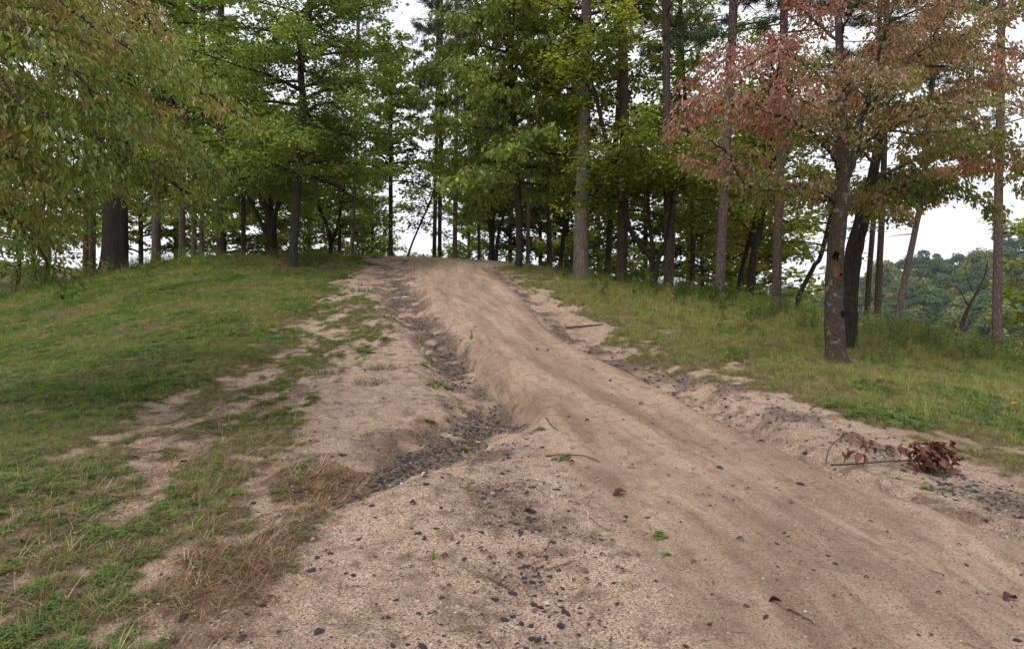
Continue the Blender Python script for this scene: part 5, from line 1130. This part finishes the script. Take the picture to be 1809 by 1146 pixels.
for (u, v, px, kd, lb) in [(766, 985, 26, 'shoot', 'two bright upright green shoots in the foreground sand'), (798, 952, 20, 'shoot', 'small green shoot left of the flat slate stone'), (843, 888, 24, 'tuft', 'small dark green tuft on the sand below the gravel fan'), (820, 855, 24, 'spread', 'flat olive tuft on the sand edge by the gravel fan'),
        (1152, 942, 34, 'spread', 'spreading green weed with long flat leaves on the sand'), (1165, 952, 26, 'leafy', 'small leaves joined to the spreading weed'), (1211, 1012, 26, 'spread', 'small green weed at the foot of the track'), (1176, 985, 14, 'leafy', 'tiny green sprig above the foot of the track'),
        (998, 810, 22, 'leafy', 'bright green sprig growing over the thin fallen twig'), (953, 762, 18, 'leafy', 'bright green sprig above the oval grey pebble'), (533, 1018, 40, 'spread', 'broad flat weed at the lower right of the dry grass'), (1050, 1132, 34, 'spread', 'green weed cut by the bottom edge'),
        (1655, 862, 40, 'spread', 'long-leaved weed below the dead leafy branch'), (1690, 872, 46, 'spread', 'larger sprawling weed right below the dead leafy branch'), (1625, 885, 26, 'spread', 'small weed on the sand lip of the track'), (745, 612, 34, 'tuft', 'grass tuft on the left lip of the upper gully'),
        (752, 640, 22, 'leafy', 'light green leafy weed at the left lip of the gully'), (765, 678, 22, 'leafy', 'round-leaved pale green weed in the gully'), (792, 655, 18, 'leafy', 'bright green weed in the middle of the gully'), (782, 672, 18, 'leafy', 'small green weed beside the round-leaved one'),
        (808, 690, 30, 'clump', 'low dull clump in the gully below the slates'), (850, 700, 22, 'tuft', 'small tuft at the fork of the gully'), (905, 710, 32, 'clump', 'dull green clump at the head of the short side gully'), (833, 598, 24, 'shoot', 'dry upright grass sprig on the sandy gully bank'),
        (680, 645, 58, 'clump', 'wide grassy clump on the left sand slope'), (660, 672, 64, 'clump', 'second wide grassy clump lower on the left sand slope'), (582, 660, 50, 'clump', 'grassy clump on the sand nearer the left meadow'), (690, 620, 24, 'clump', 'thin tuft above the wide grassy clump'),
        (740, 585, 36, 'tuft', 'green tuft at the bend of the upper gully'), (760, 770 - 40, 18, 'leafy', 'small leafy weed among washed slates'), (860, 745, 16, 'tuft', 'tiny tuft on the sand spit'), (575, 845, 26, 'leafy', 'green weed below the mouth of the gully'),
        (820, 762, 20, 'leafy', 'light sprig at the gravel mouth'), (640, 515, 50, 'clump', 'grass tuft in the gravel near the crest'), (675, 560, 40, 'clump', 'sparse tuft on the upper left sand'), (1640, 905 - 40, 18, 'leafy', 'round-leaved weed left of the sprawling one'),
        (1010, 740 + 80, 12, 'tuft', 'tiny tuft right of the twig'), (560, 780, 60, 'stalk', 'bent straw stalk standing at the sand edge'), (545, 800, 70, 'stalk', 'tall thin straw stalk left of the gully mouth'), (515, 745, 80, 'stalk', 'pair of tall stalks in the grass above the gully mouth'),
        (105, 1085, 110, 'stalk', 'long pale stalk rising at the bottom left'), (270, 1080, 90, 'stalk', 'pale stalk in the dry grass'), (370, 960, 120, 'stalk', 'tall dry stalk above the dry grass mat'), (25, 660, 60, 'stalk', 'thin pale stalk in the far left grass'), (330, 840, 70, 'stalk', 'stalk leaning over the dark leaf')]:
    x_, y_, z_ = gp(u, min(v, 1135)); s_ = px / F * y_; o = bpy.data.objects.new('weed', WM[kd]); SC.collection.objects.link(o); o.location = (x_, y_, z_ - .003); o.scale = (s_,) * 3; o.rotation_euler = (0, 0, rs.uniform(0, 6.28)); o['label'] = lb; o['category'] = 'weed'

# yellow wildflowers
def flower_master():
    r_ = np.random.default_rng(3); g_ = Geo(); tube(g_, [(0, 0, -.03), (.01, 0, .2), (.03, .01, .36)], [.003, .0025, .002], 4); h = Geo()
    for b_ in range(4):
        tip = np.array([.03, .01, .36]) + r_.normal(0, .035, 3) * [1, 1, .6]; tube(g_, [(.015, 0, .25), tuple(tip)], .0015, 3)
        a_ = np.linspace(0, 6.28, 9)[:-1]; 
        for k in range(8):
            c_, s_ = math.cos(a_[k]), math.sin(a_[k]); R_ = .026
            h.add([tip, tip + [c_ * R_ * .6 - s_ * .006, s_ * R_ * .6 + c_ * .006, .004], tip + [c_ * R_, s_ * R_, .0], tip + [c_ * R_ * .6 + s_ * .006, s_ * R_ * .6 - c_ * .006, .004]], [(0, 1, 2, 3)])
    return g_.mesh('stem', WD), h.mesh('flower_head', M['petal'], smooth=False)
fs_, fh_ = flower_master()
for i, (u, v, lb) in enumerate([(1052, 520, 'yellow wildflower by the foot of the thick grey trunk'), (1066, 526, 'yellow wildflower lowest of those by the thick grey trunk'), (1075, 518, 'yellow wildflower just left of the dark reddish pine'), (1104, 516, 'yellow wildflower right under the dark reddish pine'),
        (1090, 524, 'yellow wildflower between the thick grey trunk and the fanned stems'), (1297, 574, 'yellow wildflower right of the pinkish grey pine'), (1282, 584, 'yellow wildflower low in the grass below the pinkish grey pine'), (1333, 572, 'yellow wildflower under the leaning dark stems'), (1370, 602, 'yellow wildflower in the tall grass below the orange-brown pine'),
        (1404, 611, 'yellow wildflower in the tall grass left of the hollow dogwood'), (1447, 628, 'yellow wildflower just left of the hollow dogwood foot'), (1130, 545, 'yellow wildflower in the open grass below the pines'), (1716, 633, 'yellow wildflower left of the lake pine'), (1737, 640, 'yellow wildflower nearest the lake pine foot'),
        (1762, 645, 'yellow wildflower right of the lake pine'), (1786, 741, 'bright yellow flower at the right edge of the grass'), (1794, 770, 'second bright yellow flower lower at the right edge'), (1709, 632 + 4, 'small yellow flower near the skyline weeds'), (316, 604, 'lone orange-yellow flower in the left meadow'),
        (352, 526, 'yellow-orange flower in the upper left meadow'), (342, 528, 'paired orange flower in the upper left meadow'), (518, 493, 'yellow flower near the slim oak foot'), (560, 490, 'yellow flower right of the slim oak foot'), (1000, 512, 'yellow flower high by the right gully'), (1200, 540, 'yellow flower below the grey pine')]):
    x_, y_, z_ = gp(u, v); rt = empty('yellow_wildflower', (x_, y_, z_), lb, 'flower', 'yellow wildflowers in the grass', rs.uniform(0, 6.28)); rt.scale = (rs.uniform(.8, 1.15),) * 3
    for nm, mm_ in (('stem', fs_), ('flower_head', fh_)): link(nm, mm_, rt)

# fallen twigs
for i, (pts, r_, lb) in enumerate([([(965, 801), (1000, 806), (1035, 812), (1060, 821)], .007, 'thin fallen twig crossing the sand below the gravel fan'), ([(1000, 570), (1030, 571), (1066, 574)], .028, 'grey stick lying at the grass edge of the right gully'), ([(965, 752), (975, 762), (986, 768)], .006, 'short dark twig by the bright green sprig'),
        ([(1040, 915), (1060, 935), (1085, 945)], .003, 'pale curved grass stalk lying on the sand'), ([(965, 993), (990, 990), (1010, 983)], .004, 'brown twig under the long blackish chip'), ([(1390, 1085), (1420, 1095), (1440, 1104)], .004, 'thin twig on the lower track'),
        ([(585, 905), (660, 850), (700, 838)], .003, 'fine straw lying along the sand tongue'), ([(1430, 725), (1490, 700), (1545, 680)], .008, 'dark stick hidden in the right grass'), ([(430, 935), (470, 905), (540, 885)], .004, 'long straw over the dry grass mat'), ([(862, 1010), (900, 1030), (915, 1050)], .003, 'thin twig among the bottom stones')]):
    w_ = np.array([gp(u, v) for u, v in pts]); w_[:, 2] += r_ * 1.2 + .003; w_[1:-1, 2] += .006; g_ = Geo(); q_ = catmull(w_, 14); q_ += rs.normal(0, .003, q_.shape); tube(g_, q_, np.linspace(r_, r_ * .5, 14), 6, .2, i)
    link('fallen_twig', g_.mesh('fallen_twig', M['twig']), label=lb, category='twig')

# dead branch with curled brown leaves
def dead_branch():
    b0 = gp(1466, 820); rt = empty('dead_branch', b0, 'fallen branch with clusters of curled brown dead leaves on the right bank', 'branch'); d0_ = b0[1]; b0 = np.array(b0)
    def pp(u, v, dz=0.0): return np.array(P(u, v, d0_ + dz))
    g_ = Geo(); q1 = catmull([pp(1459, 817, 0), pp(1464, 795, .05), pp(1478, 778, .12), pp(1500, 769, .2), pp(1530, 775, .3)], 16); tube(g_, q1, np.linspace(.006, .003, 16), 6, .15)
    q2 = catmull([pp(1468, 821, 0), pp(1510, 819, .03), pp(1560, 815, .06), pp(1610, 812, .08), pp(1640, 800, .15), pp(1655, 790, .2)], 20); tube(g_, q2, np.linspace(.009, .004, 20), 6, .15)
    q3 = catmull([pp(1600, 812, .08), pp(1640, 818, .1), pp(1680, 828, .1)], 10); tube(g_, q3, np.linspace(.006, .003, 10), 5)
    for a_, b_ in (((1500, 769), (1497, 800)), ((1510, 770), (1535, 800)), ((1560, 815), (1580, 795)), ((1580, 815), (1570, 790)), ((1630, 805), (1650, 775)), ((1640, 800), (1690, 800))):
        tube(g_, catmull([pp(*a_, .15), pp((a_[0] + b_[0]) / 2 + 3, (a_[1] + b_[1]) / 2 - 3, .18), pp(*b_, .15)], 8), .0025, 4)
    link('stem', g_.mesh('stem', M['twig'], origin=b0), rt)
    r_ = np.random.default_rng(31); ms = [mesh_np('leaf', *curled(np.random.default_rng(60 + k), 1, .55, 8), LM['brown'] if k % 3 else LM['orange'] if False else LM['brown'], smooth=True) for k in range(5)]
    spots = [(1490, 775), (1500, 778), (1512, 774), (1520, 782), (1532, 785), (1540, 795), (1495, 800), (1505, 805), (1515, 810), (1522, 812), (1488, 808), (1525, 790), (1570, 792), (1580, 796), (1592, 793), (1565, 800), (1600, 798)] + [(r_.normal(1648, 22), r_.normal(808, 12)) for _ in range(125)]
    for i_, (u, v) in enumerate(spots):
        p_ = pp(u, v, r_.uniform(-.08, .22)); zg = z1(p_[0], p_[1]) + .012; p_[2] = max(p_[2], zg); o = link('leaf', ms[i_ % 5], rt); o.location = p_ - b0; s_ = r_.uniform(.08, .14); o.scale = (s_,) * 3
        dn = i_ < 17; o.rotation_euler = (r_.normal(0, .8), (1.1 if dn else 0) + r_.normal(0, .6), r_.uniform(0, 6.28))
dead_branch()
